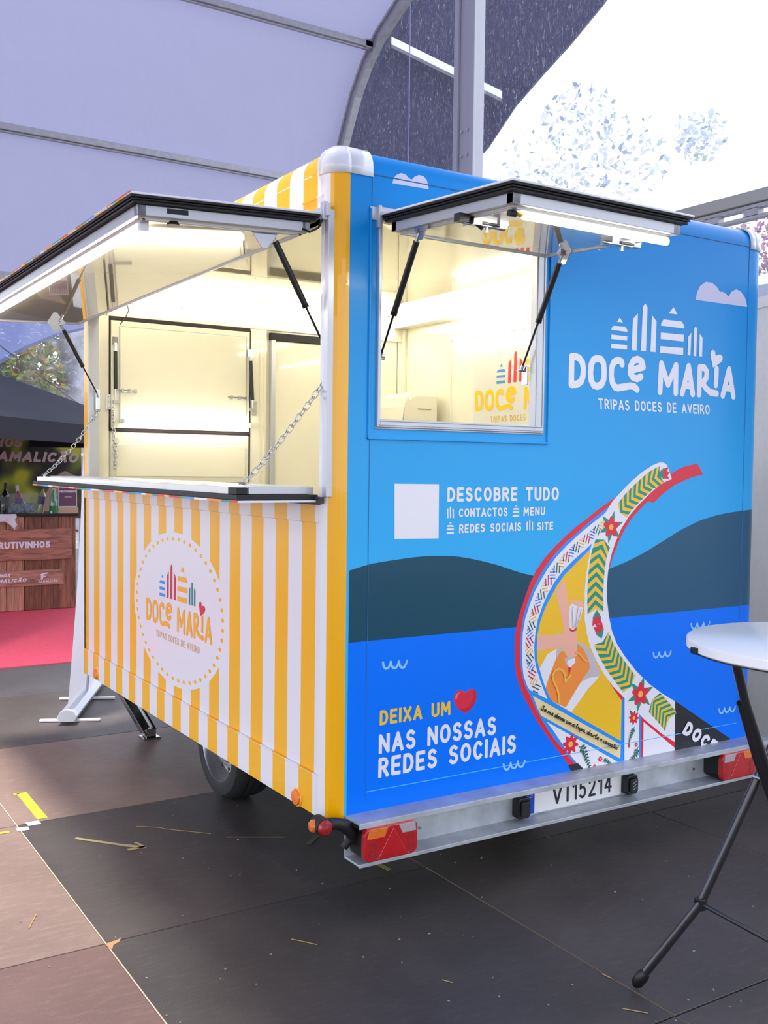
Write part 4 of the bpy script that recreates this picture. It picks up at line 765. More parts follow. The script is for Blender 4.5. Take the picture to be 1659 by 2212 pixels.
# round side reflectors
for (y, z) in ((.205, .39), (2.62, .40)):
    mb = MB(); mb.lathe([(0, -.016), (.026, -.014), (.030, -.007), (.030, 0)], (XL, y, z), 24, 'x', mat('orange_reflector', (255, 130, 0), .25, coat=.6)); 
    build('side_reflector', mb, None, T, smooth=True)
    mb = MB(); mb.lathe([(.030, -.006), (.0335, -.005), (.0335, 0), (.030, 0)], (XL, y, z), 24, 'x', caps=False); build('reflector_ring', mb, mat('reflector_ring_yellow', (250, 200, 90), .4), T, smooth=True)

# other walls
mb = MB(); mb.box(XR-.042, XR, Y0+RR, Y1-RR, ZB, ZS, M_white, xm=M_cream, xp=M_white); right = build('right_wall', mb, None, T)
mb = MB(); mb.box(XL+RL, XR-RR, Y1-.045, Y1, ZB, ZS, M_white, ym=M_cream); fwall = build('front_wall', mb, None, T)
mb = MB(); mb.box(XL+.03, XR-.03, .03, Y1-.03, ZB-.002, ZB+.08); build('floor_deck', mb, mat('trailer_deck', (60, 60, 62), .7), T)
mb = MB(); mb.box(XL+.045, XR-.042, .045, Y1-.045, 2.585, 2.60); build('inner_ceiling', mb, M_ceil_in, T)

# roof with rounded rails and corner caps
RT = .075
def ring_faces(tagsel, out=0.0, za=ZS, zb=ZT, k=7):
    rows = []
    for j in range(k+1):
        a = PI/2*j/k
        ins = RT*(1-math.cos(a)); z = zb-RT+RT*math.sin(a)
        rows.append((ins, z))
    rows = [(0, za)]+rows
    V = []; F = []
    P0 = outline(0, out=out); n = len(P0)
    for ins, z in rows:
        for (x, y, t) in outline(min(ins, .062), out=out):
            # beyond the plan radius, pull straight inwards
            ex = max(0, ins-.062)
            cx = min(max(x, XL+.3), XR-.3); cy = min(max(y, Y0+.3), Y1-.3)
            V.append((x+(ex if x < XL+.3 else -ex if x > XR-.3 else 0), y+(ex if y < .3 else -ex if y > Y1-.3 else 0), z))
    for r in range(len(rows)-1):
        for i in range(n):
            j = (i+1) % n
            tg = P0[i][2] if P0[i][2] == P0[j][2] else P0[i][2]+'>'+P0[j][2]
            if tagsel(tg): F.append((r*n+i, r*n+j, (r+1)*n+j, (r+1)*n+i))
    return V, F
def used(V, F):
    ids = sorted({i for f in F for i in f}); mp = {a: b for b, a in enumerate(ids)}
    return [V[i] for i in ids], [tuple(mp[i] for i in f) for f in F]
M_rail = mat('blue_roof_rail', (0, 138, 222), .28, coat=.6)
for sel, m_, nm in (('rl>rr', M_blue, 'roof_rail'), ('rr>fr', M_str, 'roof_rail'), ('fr>fl', M_white, 'roof_rail'), ('fl>rl', M_str, 'roof_rail')):
    mb = MB(); mb.add(*used(*ring_faces(lambda t: t == sel)), m_); build(nm, mb, None, T, smooth=True)
for tg in ('rl', 'rr', 'fr', 'fl'):
    V, F = ring_faces(lambda t: t == tg, out=.007, za=ZS-.012, zb=ZT+.008)
    # extend the cap a little along both rails
    mb = MB(); v, f = used(V, F)
    mb.add(v, f, M_cap)
    cx = XL+RL if tg in ('rl', 'fl') else XR-RR; cy = Y0+RL if tg[0] == 'r' else Y1-RL
    V2 = []; F2 = []
    k_ = 8
    prof = [(0, ZS-.012)]+[(RT*(1-math.cos(PI/2*j/7)), ZT+.008-RT+RT*math.sin(PI/2*j/7)) for j in range(8)]
    sx_ = -1 if tg in ('rl', 'fl') else 1; sy_ = -1 if tg[0] == 'r' else 1
    ex = .085 if tg[1] == 'l' else .03
    yy = (Y0 if sy_ < 0 else Y1); xx = (XL if sx_ < 0 else XR); rr_ = RL if sx_ < 0 else RR; c_y = Y0+rr_ if sy_ < 0 else Y1-rr_
    mb.add([(cx+(0 if e == 0 else -sx_*ex), yy+sy_*(.007-i_), z) for e in (0, 1) for i_, z in prof], [(j, j+1, len(prof)+j+1, len(prof)+j) for j in range(len(prof)-1)], M_cap)
    mb.add([(xx+sx_*(.007-i_), c_y+(0 if e == 0 else -sy_*.02), z) for e in (0, 1) for i_, z in prof], [(j, j+1, len(prof)+j+1, len(prof)+j) for j in range(len(prof)-1)], M_cap)
    o = build('corner_cap', mb, None, T, smooth=True)
    md = o.modifiers.new('thick', 'SOLIDIFY'); md.thickness = .006; md.offset = -1
mb = MB(); mb.box(XL+RT-.01, XR-RT+.01, Y0+RT-.01, Y1-RT+.01, ZT-.012, ZT); build('roof_panel', mb, M_white, T)

# --- rear artwork
fn_rear = lambda u, v, d: (u, -d, v)
def wrap(u, v, d):
    x1 = XR-RR
    if u <= x1: return (u, -d, v)
    a = (u-x1)/RR; r = RR+d
    return (x1+r*math.sin(a), RR-r*math.cos(a), v)
def interp(tab, x):
    for (a, b), (c, d) in zip(tab[:-1], tab[1:]):
        if a <= x <= c:
            t = (x-a)/(c-a); t2 = t
            return b+(d-b)*t2
    return tab[0][1] if x < tab[0][0] else tab[-1][1]
def smooth_tab(tab, n=60):
    xs = [tab[0][0]+(tab[-1][0]-tab[0][0])*i/n for i in range(n+1)]
    # Catmull style smoothing of the sampled curve
    ys = [interp(tab, x) for x in xs]
    for _ in range(3): ys = [ys[0]]+[(ys[i-1]+2*ys[i]+ys[i+1])/4 for i in range(1, n)]+[ys[-1]]
    return list(zip(xs, ys))
zf = ZB+.008
sea0, sea1 = DATA['sea'][0][1], DATA['sea'][-1][1]
UEND = XR-RR+RR*1.5
seaz = (sea0+sea1)/2
def band_mesh(tab, u0, u1, zlow, m_, name, d, n=48):
    mb = MB(); xe = XR-RR; us = [u0+(min(u1, xe)-u0)*i/n for i in range(n+1)]
    if u1 > xe: us += [xe+(u1-xe)*i/16 for i in range(1, 17)]
    n = len(us)-1
    for u in us:
        z = max(interp(tab, u), zlow); mb.v.append(wrap(u, z, d)); mb.v.append(wrap(u, zlow, d))
    for i in range(n): mb.f.append((2*i, 2*i+1, 2*i+3, 2*i+2)); mb.mi.append(0)
    return build(name, mb, m_, rear)
hl = smooth_tab(DATA['hillL']); hr = smooth_tab(DATA['hillR']); hr.append((2.6, hr[-1][1]-.01))
band_mesh(hl, .001, hl[-1][0], seaz-.02, M_hill2, 'hill_print', .0004)
band_mesh(hr, hr[0][0], UEND, seaz-.02, M_hill, 'hill_print', .0005)
band_mesh([(0, sea0), (2.5, sea1)], .001, UEND, zf, M_sea, 'sea_print', .0007)
pr = Print(fn_rear, .0009)
for c in DATA['clouds']:
    pr.poly(c, M_cloud)
build('cloud_print', pr.mb, None, rear)
idf = lambda v: (v[0], v[1])
wc = {k_: M_pw for k_ in ('hut_small', 'bars_tall', 'hut_large', 'bars_small', 'heart', 'text', 'tag')}
logo(fn_rear, idf, 1.0, wc, 'lettering', rear, tuple(DATA['tagline']))
for t_ in DATA['texts']:
    pr = Print(fn_rear, .0009); text(pr, t_[1], t_[2], t_[3], t_[4], PM[t_[0]], .2); build('lettering', pr.mb, None, rear)
pr = Print(fn_rear, .0009)
for kind, (a, b, u) in DATA['icons']:
    a, b, u = Vector(a), Vector(b), Vector(u); ex, up = b-a, u-a
    q = lambda x, y: tuple(a+ex*x+up*y)
    if kind == 'bars':
        for x0, x1, h0, h1 in ((0, .2, .72, .82), (.4, .6, .93, .93), (.8, 1, .82, .72)):
            pr.poly([q(x0, 0), q(x1, 0), q(x1, h1), q((x0+x1)/2, 1 if x0 == .4 else max(h0, h1)), q(x0, h0)], M_pw)
    else:
        for y0, y1 in ((0, .16), (.30, .46)): pr.poly([q(0, y0), q(1, y0), q(1, y1), q(0, y1)], M_pw)
        pr.poly([q(0, .58), q(1, .58), q(1, .62), q(.8, .73), q(.2, .73), q(0, .62)], M_pw)
        pr.poly([q(.3, .87), q(.7, .87), q(.5, 1)], M_pw)
build('icon_print', pr.mb, None, rear)
pr = Print(fn_rear, .0009); pr.poly(DATA['sticker'], M_pw); build('white_sticker', pr.mb, None, rear)
pr = Print(fn_rear, .0009); pr.poly(DATA['bigheart'], PM['red']); pr.poly(DATA['bigheart_shade'], mat('deep_red_print', (200, 20, 60), .4)); pr.poly(DATA['bigheart_light'], mat('pink_print', (250, 110, 130), .4)); build('heart_print', pr.mb, None, rear)
pr = Print(fn_rear, .0009, .00003)
for grp in DATA['waves']:
    for w_ in grp: pr.stroke(w_, .0085, PM['wave'])
build('wave_print', pr.mb, None, rear)

# boat picture
pr = Print(fn_rear, .0010, .00002, zmin=zf)
seen_cream = False
for m_, p in DATA['boat']: pr.poly(p, PM[m_])
def lerp(a, b, t): return (a[0]+(b[0]-a[0])*t, a[1]+(b[1]-a[1])*t)
def resample(pts, n):
    L = [0]
    for a, b in zip(pts[:-1], pts[1:]): L.append(L[-1]+math.dist(a, b))
    out = []
    for i in range(n+1):
        s_ = L[-1]*i/n
        for k_ in range(len(pts)-1):
            if L[k_] <= s_+1e-9 <= L[k_+1]+2e-9 or k_ == len(pts)-2: out.append(lerp(pts[k_], pts[k_+1], (s_-L[k_])/(L[k_+1]-L[k_]))); break
    return out, L[-1]
def tower(c, t, nn, s_, kind, col):
    # tiny tower emblem; t: along direction, nn: across direction
    c = Vector(c); t = Vector(t); nn = Vector(nn)
    q = lambda x, y: tuple(c+t*x*s_+nn*y*s_)
    if kind == 0:
        for x, h in ((-.34, .72), (0, 1), (.34, .72)): pr.poly([q(x-.06, -.5), q(x+.06, -.5), q(x+.06, -.5+h), q(x-.06, -.5+h)], col)
    else:
        for y in (-.42, -.12, .18): pr.poly([q(-.36, y-.055), q(.36, y-.055), q(.36, y+.055), q(-.36, y+.055)], col)
        pr.poly([q(-.15, .38), q(.15, .38), q(0, .55)], col)
# towers along the white band
bl, Ln = resample(DATA['bandL'], 54); br, _ = resample(DATA['bandR'], 54)
tc_ = [PM['amber'], PM['leaf'], PM['towblue'], PM['crimson']]
k_ = 0; pr.d += .0001; pr.hold = True
for i in range(2, 54, 2):
    a, b = Vector(bl[i]), Vector(br[i]); c = (a+b)/2; nn = (a-b); w_ = nn.length; nn.normalize()
    t = Vector((nn.y, -nn.x))
    tower(c, t, nn, min(.040, w_*.74), 1 if k_ % 2 == 0 else 0, tc_[k_ % 4]); k_ += 1
# chevron bands
for cen, hw, nch, sgn in DATA['chev']:
    w_ = math.dist(hw[0], hw[1]); N_ = nch*2; pts, Ln = resample(cen, N_*2+8)
    hwid = w_ if len(hw) == 2 else .04
    def at(s_):
        # s_ in path units 0..1 (may run outside), returns point and across vector
        x = s_*(len(pts)-1); i = int(min(max(math.floor(x), 0), len(pts)-2)); f_ = x-i
        a, b = Vector(pts[i]), Vector(pts[i+1]); t = (b-a).normalized(); return a+(b-a)*f_, Vector((-t.y, t.x))
    sh = hwid*.7/Ln
    for j in range(N_):
        s0, s1 = (j)/N_, (j+1)/N_
        col = PM['green'] if j % 2 == 0 else PM['chevyel']
        P = []
        for s_, order in ((s0, (-1, 0, 1)), (s1, (1, 0, -1))):
            for e in order:
                off = sgn*sh*(abs(e)-.5)
                p, nn = at(min(max(s_+off, 0), 1)); P.append(tuple(p+nn*hwid*.92*e))
        # split into two quads
        pr.poly([P[0], P[1], P[4], P[5]], col); pr.poly([P[1], P[2], P[3], P[4]], col)
pr.hold = False
def petal_flower(c, r, n=5, leaves=6, rot=0.3, lm=PM['green']):
    c = Vector(c)
    for k_ in range(leaves):
        a = rot+2*PI*k_/leaves; d = Vector((math.cos(a), math.sin(a))); q = Vector((-d.y, d.x))
        pr.poly([tuple(c+d*r*.5+q*r*.28), tuple(c+d*r*1.05+q*r*.16), tuple(c+d*r*1.5), tuple(c+d*r*1.05-q*r*.16), tuple(c+d*r*.5-q*r*.28)], lm)
    P = []
    for i in range(40):
        a = 2*PI*i/40; rr_ = r*(.80+.20*math.cos(n*(a-rot))); P.append(tuple(c+Vector((math.cos(a), math.sin(a)))*rr_))
    pr.poly(P, PM['red']); pr.poly([tuple(c+Vector((math.cos(a_), math.sin(a_)))*r*.36) for a_ in [2*PI*i/16 for i in range(16)]], PM['red'])
    pr.poly([tuple(c+Vector((math.cos(a_), math.sin(a_)))*r*.27) for a_ in [2*PI*i/16 for i in range(16)]], PM['amber'])
for a, b in DATA['flowers']: petal_flower(a, math.dist(a, b)*.95)
for i, (a, b) in enumerate(DATA['flowers2']):
    r_ = math.dist(a, b); petal_flower(a, r_, 8, 0 if i != 3 else 1, rot=2.2, lm=PM['leaf'])
for (ab,) in DATA['tulips']:
    a, b = Vector(ab[0]), Vector(ab[1]); d = (a-b).normalized(); q = Vector((-d.y, d.x)); r = .027
    pr.poly([tuple(a-d*r*.9-q*r*.5), tuple(a-d*r*1.5), tuple(a-d*r*.9+q*r*.5), tuple(a-d*r*.2+q*r*.9), tuple(a-d*r*.2-q*r*.9)], PM['green'])
    pr.poly([tuple(a-d*r*.6), tuple(a-d*r*.1+q*r*.8), tuple(a+d*r*.9+q*r*.9), tuple(a+d*r*.55+q*r*.35), tuple(a+d*r*1.1), tuple(a+d*r*.55-q*r*.35), tuple(a+d*r*.9-q*r*.9), tuple(a-d*r*.1-q*r*.8)], PM['red'])
for sp in DATA['sprigs']:
    pts, Ln = resample(sp, 9)
    pr.stroke(pts, .003, PM['leaf'])
    for i in range(1, 10):
        a = Vector(pts[i]); t = (a-Vector(pts[i-1])).normalized()
        for sg in (-1, 1):
            d = (Vector((-t.y, t.x))*sg*.8+t*.6).normalized(); q = Vector((-d.y, d.x)); l_ = Ln*.11*(1.25-i/12)*1.6; w2_ = l_*.24
            pr.poly([tuple(a), tuple(a+d*l_*.5+q*w2_), tuple(a+d*l_), tuple(a+d*l_*.5-q*w2_)], PM['leaf'])
for m_, p, w_ in DATA['boat_strokes']: pr.stroke(p, w_, PM[m_])
# lettering on the stern
a, b, u = DATA['stern_text']; text(pr, 'DOCE', a, b, u, M_pw, .26)
build('boat_picture', pr.mb, None, rear)
# handwriting on the plaque
hw_ = {
'S': (.62, [(.55,.85),(.42,1),(.22,.95),(.2,.75),(.42,.52),(.45,.25),(.28,.02),(.06,.08),(.02,.22)]),
'e': (.42, [(.02,.22),(.3,.3),(.36,.45),(.22,.52),(.08,.38),(.08,.12),(.22,0),(.4,.1)]),
'm': (.72, [(0,0),(.08,.45),(.08,.1),(.2,.42),(.28,.42),(.3,.08),(.42,.42),(.52,.42),(.52,.1),(.66,.02)]),
'd': (.48, [(.36,.38),(.22,.5),(.06,.35),(.05,.1),(.2,0),(.34,.15),(.44,1),(.38,.1),(.48,.05)]),
'r': (.36, [(0,.1),(.1,.5),(.14,.4),(.28,.42),(.24,.1),(.34,.03)]),
's': (.36, [(0,.08),(.2,.5),(.28,.2),(.18,.0),(.04,.05)]),
'u': (.48, [(.02,.48),(.05,.1),(.18,0),(.32,.2),(.38,.48),(.36,.1),(.48,.05)]),
'a': (.46, [(.36,.4),(.22,.5),(.06,.35),(.06,.08),(.2,0),(.33,.18),(.38,.45),(.37,.08),(.48,.05)]),
't': (.32, [(.02,.4),(.12,.95),(.2,.9),(.08,.3),(.12,.02),(.3,.1)]),
'i': (.22, [(.02,.1),(.08,.48),(.08,.08),(.2,.05)]),
'p': (.46, [(.02,.3),(.1,.48),(.02,-.45),(.12,.1),(.3,.46),(.4,.3),(.3,.02),(.12,.05)]),
'o': (.42, [(.2,.5),(.05,.35),(.06,.08),(.2,0),(.34,.12),(.34,.38),(.2,.5),(.38,.42)]),
'c': (.38, [(.34,.4),(.2,.5),(.05,.32),(.07,.06),(.22,0),(.38,.1)]),
',': (.2, [(.1,.06),(.04,-.18)]), '-': (.3, [(.04,.45),(.26,.48)]), '!': (.22, [(.16,1),(.1,.25)]), ' ': (.26, [])}
extra = {'ã': ('a', [(.06,.72),(.16,.8),(.28,.72),(.38,.8)]), 'ç': ('c', [(.2,0),(.2,-.2),(.12,-.22)])}
pr = Print(fn_rear, .0065, .00001)
a, b, u = [Vector(v) for v in DATA['plaque']]
s_t = 'Se me deres uma tripa, dou-te o coração!'
wsum = sum(hw_[extra[c][0] if c in extra else c][0]+.03 for c in s_t)
ex = (b-a)/wsum; up = (u-a)*.78; x = 0
for c in s_t:
    base = extra[c][0] if c in extra else c
    for pts in ([hw_[base][1]] if hw_[base][1] else [])+([extra[c][1]] if c in extra else []):
        pr.stroke([tuple(a+ex*(x+p[0])+up*p[1]) for p in pts], .0042, PM['ink'])
    if c == '!': pr.stroke([tuple(a+ex*(x+.08)+up*.06), tuple(a+ex*(x+.09)+up*.0)], .005, PM['ink'])
    x += hw_[base][0]+.03
build('lettering', pr.mb, None, rear)
# --- top-hung hatches
def triangle_plate(mb, c, d1, d2, nrm, s_, th=.003):
    c, d1, d2, nrm = Vector(c), Vector(d1).normalized(), Vector(d2).normalized(), Vector(nrm).normalized()
    P = [c-d1*s_, c+d1*s_, c+d2*s_*1.1+d1*s_*.15, c+d2*s_*1.1-d1*s_*.15]
    V = [p-nrm*th/2 for p in P]+[p+nrm*th/2 for p in P]
    mb.add(V, [(3,2,1,0),(4,5,6,7),(0,1,5,4),(1,2,6,5),(2,3,7,6),(3,0,4,7)])
def strut(parent, top, bot, side_dir, frac=.62, plate_dir=(0, 0, 1)):
    top, bot = Vector(top), Vector(bot); d = (bot-top); L = d.length; d.normalize()
    mid = top+d*L*frac
    e = build('gas_strut', MB().tube([top+d*.035, mid], .011, 12), M_blackpl, parent, smooth=True)
    mb = MB(); mb.tube([mid, mid+d*.012], .012, 10); mb.tube([mid, bot-d*.012], .0042, 8); build('piston_rod', mb, mat('dark_piston_rod', (50, 46, 46), .25, metal=.8), parent, smooth=True)
    mb = MB(); mb.tube([top-d*.004, top+d*.04], .0065, 8); mb.tube([bot-d*.022, bot], .006, 8)
    sd = Vector(side_dir)
    mb.tube([top-sd*.014, top+sd*.014], .007, 8); mb.tube([bot-sd*.018, bot+sd*.018], .006, 8)
    build('strut_joint', mb, M_chrome, parent, smooth=True)
def hatch(name, O, A, B, width, depth, label):
    O, A, B = Vector(O), Vector(A).normalized(), Vector(B).normalized(); N = A.cross(B)
    if N.z < 0: N = -N
    at = lambda a, b, n: O+A*a+B*b+N*n
    def bx(mb, a0, a1, b0, b1, n0, n1, m_=None):
        mb.obox(at((a0+a1)/2, (b0+b1)/2, (n0+n1)/2), A*(a1-a0)/2, B*(b1-b0)/2, N*(n1-n0)/2, m_)
    h = MB(); bx(h, 0, width, 0, depth, -.007, 0); root = build(name, h, M_white if name == 'rear_hatch' else M_str, T, bevel=.002)
    root['label'] = label
    mb = MB()
    for n0, n1, i in ((-.014, -.007, .004), (-.021, -.016, .008), (-.030, -.023, .013)): bx(mb, i, width-i, i, depth-i, n0, n1)
    bx(mb, .016, width-.016, .016, depth-.016, -.030, -.007); build('rubber_seal', mb, M_black, root, bevel=.002)
    mb = MB(); w = .03; i = .030
    for a0, a1, b0, b1 in ((i, width-i, i, i+w), (i, width-i, depth-i-w, depth-i), (i, i+w, i, depth-i), (width-i-w, width-i, i, depth-i)): bx(mb, a0, a1, b0, b1, -.062, -.030)
    i2 = .052
    for a0, a1, b0, b1 in ((i2, width-i2, i2, i2+.012), (i2, width-i2, depth-i2-.012, depth-i2), (i2, i2+.012, i2, depth-i2), (width-i2-.012, width-i2, i2, depth-i2)): bx(mb, a0, a1, b0, b1, -.072, -.055)
    build('hatch_frame', mb, M_alu, root, bevel=.002)
    mb = MB(); bx(mb, .05, width-.05, .05, depth-.05, -.066, -.030); build('inner_panel', mb, M_hatch, root)
    return root, at, bx, N
side_h, atS, bxS, NS = hatch('side_hatch', (XL-.012, .045, 2.412), (0, 1, 0), (-1, 0, -.045), 2.775, .655, 'large side hatch opened flat with a light tube under its outer edge')
# LED tube along the outer edge
mb = MB(); mb.tube([atS(.10, .585, -.082), atS(2.70, .585, -.082)], .013, 14); build('light_tube', mb, M_led, side_h, smooth=True)
mb = MB(); bxS(mb, .085, .10, .57, .60, -.095, -.062); bxS(mb, 2.70, 2.715, .57, .60, -.095, -.062); build('tube_cap', mb, M_white, side_h)
mb = MB(); bxS(mb, .10, 2.7, .575, .595, -.072, -.062); build('tube_rail', mb, M_alu, side_h)
# printed multicolour edge
ec = [PM['red'], PM['green'], PM['orange'], M_white, PM['blue'], PM['green'], PM['crimson'], PM['chevyel']]
mb = MB(); kk = 0; a_ = 0
while a_ < 2.74:
    l_ = random.choice((.05, .09, .13)); l_ = min(l_, 2.775-a_); bxS(mb, a_, a_+l_, .652, .6560, -.0035, .0003, ec[kk % 8]); a_ += l_; kk += 1
build('edge_print', mb, None, side_h)
mb = MB(); mb.lathe([(.0, .014), (.016, .012), (.022, .0)], atS(.06, .50, -.064)+Vector((0, 0, -.014)), 16); bxS(mb, .03, .075, .46, .53, -.05, -.034); build('cable_gland', mb, M_blackpl, side_h)
mb = MB(); mb.tube([atS(.04, .06, -.05), atS(.0, .05, -.07), atS(-.008, .02, -.055), atS(-.004, .0, -.02)], .004, 8); build('cable', mb, M_blackpl, side_h, smooth=True)
# rear hatch
rear_h, atR, bxR, NR = hatch('rear_hatch', (.102, -.008, 2.425), (1, 0, 0), (0, -1, -.060), .75, .705, 'small rear hatch opened flat with a light tube and two latches')
mb = MB(); mb.tube([atR(.10, .64, -.082), atR(.70, .64, -.082)], .012, 14); build('light_tube', mb, M_led, rear_h, smooth=True)
mb = MB(); mb.tube([atR(.06, .64, -.082), atR(.10, .64, -.082)], .006, 8, mat('brass', (190, 150, 60), .3, metal=.9)); mb.tube([atR(.045, .64, -.082), atR(.07, .64, -.082)], .010, 10, M_blackpl); build('tube_cap', mb, None, rear_h)
for a0, sg in ((.03, 1), (.55, 1)):
    b0 = .44 if a0 < .1 else .50
    mb = MB()
    bxR(mb, a0+.03, a0+.16, b0-.02, b0+.02, -.076, -.066); bxR(mb, a0+.02, a0+.05, b0-.028, b0+.028, -.090, -.066); bxR(mb, a0+.12, a0+.15, b0-.028, b0+.028, -.088, -.066)
    mb.tube([atR(a0+.0, b0, -.084), atR(a0+.16, b0, -.084)], .007, 10); mb.tube([atR(a0+.09, b0, -.084), atR(a0+.09, b0, -.104)], .006, 8)
    build('latch', mb, M_chrome, rear_h, smooth=True)
mb = MB(); bxR(mb, .005, .045, .425, .455, -.085, -.060); mb.tube([atR(.025, .44, -.075), atR(.06, .46, -.085), atR(.085, .465, -.10)], .006, 8); build('latch_block', mb, M_blackpl, rear_h)
# triangular strut brackets
mb = MB(); triangle_plate(mb, (XL-.19, .115, 2.344), (1, 0, 0), (0, 0, -1), (0, 1, 0), .055); build('strut_bracket', mb, M_chrome, side_h)
mb = MB(); triangle_plate(mb, (XL-.19, 2.745, 2.344), (1, 0, 0), (0, 0, -1), (0, 1, 0), .055); build('strut_bracket', mb, M_chrome, side_h)
mb = MB(); triangle_plate(mb, (.142, -.20, 2.352), (0, 1, 0), (0, 0, -1), (1, 0, 0), .042); build('strut_bracket', mb, M_chrome, rear_h)
mb = MB(); triangle_plate(mb, (.785, -.175, 2.352), (0, 1, 0), (0, 0, -1), (1, 0, 0), .042); build('strut_bracket', mb, M_chrome, rear_h)
strut(T, (-.245, .12, 2.342), (-.035, .12, 1.975), (0, 1, 0)); strut(T, (-.247, 2.74, 2.33), (-.037, 2.74, 1.945), (0, 1, 0), .56)
strut(T, (.142, -.192, 2.335), (.142, .045, 1.945), (1, 0, 0)); strut(T, (.785, -.165, 2.345), (.780, .05, 1.94), (1, 0, 0), .55)
# strut foot plates
mb = MB(); mb.box(-.05, -.025, 2.745, 2.775, 1.87, 1.985); mb.box(.790, .799, .028, .06, 1.885, 1.955); mb.box(.112, .122, .055, .10, 1.88, 1.98); build('strut_foot_plate', mb, M_chrome, T, bevel=.002)
# hinge brackets at the openings
mb = MB(); mb.box(XL-.016, XL, .026, .052, 2.385, 2.445); mb.box(XL-.012, XL+.002, .010, .030, 2.395, 2.435); build('hinge_bracket', mb, M_alu, T, bevel=.002)
mb = MB(); mb.box(.092, .104, -.02, .0, 2.375, 2.45); mb.box(.066, .096, -.006, .0, 2.40, 2.445); mb.box(.10, .86, -.018, -.001, 2.427, 2.445); build('hinge_rail', mb, M_alu, T, bevel=.002)
mb = MB(); mb.box(XL-.014, XL, .05, 2.80, 2.413, 2.430); build('hinge_rail', mb, M_alu, T, bevel=.002)

# --- fold-down serving shelf
hx, hz = XL-.006, 1.458
mb = MB(); mb.box(-.37, hx-.01, .10, 2.765, 1.470, 1.492); mb.box(-.36, hx-.02, .11, 2.755, 1.492, 1.4945)
shelf = build('serving_shelf', mb, mat('shelf_white', (240, 238, 232), .2, coat=.6), T, bevel=.002); shelf['label'] = 'white fold-down serving shelf'
mb = MB()
for x in (-.30, -.22, -.14): mb.box(x, x+.05, .12, 2.75, 1.4945, 1.4965)
build('shelf_rib', mb, M_alu, shelf)
mb = MB(); mb.box(-.385, hx, .065, 2.79, 1.452, 1.469); mb.box(-.375, -.335, .09, .16, 1.47, 1.493); build('rubber_seal', mb, M_black, shelf, bevel=.002)
mb = MB(); mb.box(-.385, hx, .055, 2.795, 1.444, 1.451); build('shelf_skin', mb, M_white, shelf)
mb = MB(); yq = .06; kk = 0
while yq < 2.78:
    l_ = min(random.choice((.05, .08, .12)), 2.79-yq); mb.box(-.3865, -.385, yq, yq+l_, 1.4440, 1.4508, ec[kk % 8]); yq += l_; kk += 1
build('edge_print', mb, None, shelf)
mb = MB(); mb.box(-.33, -.09, .093, .0995, 1.471, 1.494); build('end_trim', mb, M_alu, shelf, bevel=.001)
mb = MB(); mb.box(XL-.02, XL, .035, .065, 1.44, 1.462); mb.box(XL-.014, XL, .06, 2.8, 1.435, 1.447); build('shelf_hinge', mb, mat('dark_hinge', (60, 50, 56), .5), T)

# --- chains
def link_mesh(L=.030, w=.0095, r=.0022):
    path = []
    h = L/2-w
    for i in range(7): a = PI/2-PI*i/6; path.append((h+w*math.cos(a)*1.0, w*math.sin(a), 0))
    for i in range(7): a = -PI/2-PI*i/6; path.append((-h+w*math.cos(a), w*math.sin(a), 0))
    return MB().tube(path, r, 6, closed=True)
lm_ = build('link_source', link_mesh(), M_chrome, None, smooth=True); link_me = lm_.data; bpy.data.objects.remove(lm_)
def chain(p0, p1, sag, parent, pitch=.0235, eye=None):
    p0, p1 = Vector(p0), Vector(p1); L = (p1-p0).length*1.02; n = int(L/pitch)
    c = empty('chain', p0, parent=parent)
    pos = lambda t: p0.lerp(p1, t)-Vector((0, 0, sag*4*t*(1-t)))
    for i in range(n):
        a, b = pos(i/n), pos((i+1)/n); d = (b-a).normalized(); m_ = (a+b)/2
        u = d.orthogonal().normalized(); v = d.cross(u)
        if i % 2: u, v = v, -u
        # rotate a third so links never lie edge-on together
        ang = .6; u, v = u*math.cos(ang)+v*math.sin(ang), v*math.cos(ang)-u*math.sin(ang)
        o = bpy.data.objects.new('chain_link', link_me); COL.objects.link(o); o.parent = c
        s_ = (b-a).length/pitch
        Mx = Matrix(((d.x*s_, u.x, v.x, 0), (d.y*s_, u.y, v.y, 0), (d.z*s_, u.z, v.z, 0), (0, 0, 0, 1)))
        Mx.translation = m_-p0; o.matrix_local = Mx
    if eye is not None:
        mb = MB(); e = Vector(eye); mb.tube([e+Vector((.012*math.cos(q*PI/6), .012*math.sin(q*PI/6), .006)) for q in range(12)], .0025, 6, closed=True); mb.tube([e-Vector((0, 0, .01)), e], .006, 8)
        build('eye_bolt', mb, M_chrome, c, smooth=True)
    return c
chain((-.062, .062, 1.86), (-.335, .118, 1.505), .012, T, eye=(-.340, .12, 1.499))
chain((-.020, 2.765, 1.885), (-.340, 2.70, 1.508), .035, T, eye=(-.345, 2.70, 1.499))

# --- inside: front wall fittings
FWD = DATA['fw']; FY = Y1-.045
M_cr2 = mat('cream_interior_frame', (240, 236, 214), .25, coat=.4)
M_gask = mat('dark_gasket', (44, 34, 36), .5)
def fbx(mb, a, b, d0, d1, m_=None):
    mb.box(min(a[0], b[0]), max(a[0], b[0]), FY-d1, FY-d0, min(a[1], b[1]), max(a[1], b[1]), m_)
hx0, hx1 = FWD['h_tl'][0], FWD['h_tr'][0]; hz0, hz1 = (FWD['h_bl'][1]+FWD['h_br'][1])/2, (FWD['h_tl'][1]+FWD['h_tr'][1])/2
px0, px1 = FWD['p_tl'][0], FWD['p_tr'][0]; pz0, pz1 = (FWD['p_bl'][1]+FWD['p_br'][1])/2, (FWD['p_tl'][1]+FWD['p_tr'][1])/2
fz0_ = (FWD['f_bl'][1]+FWD['f_br'][1])/2
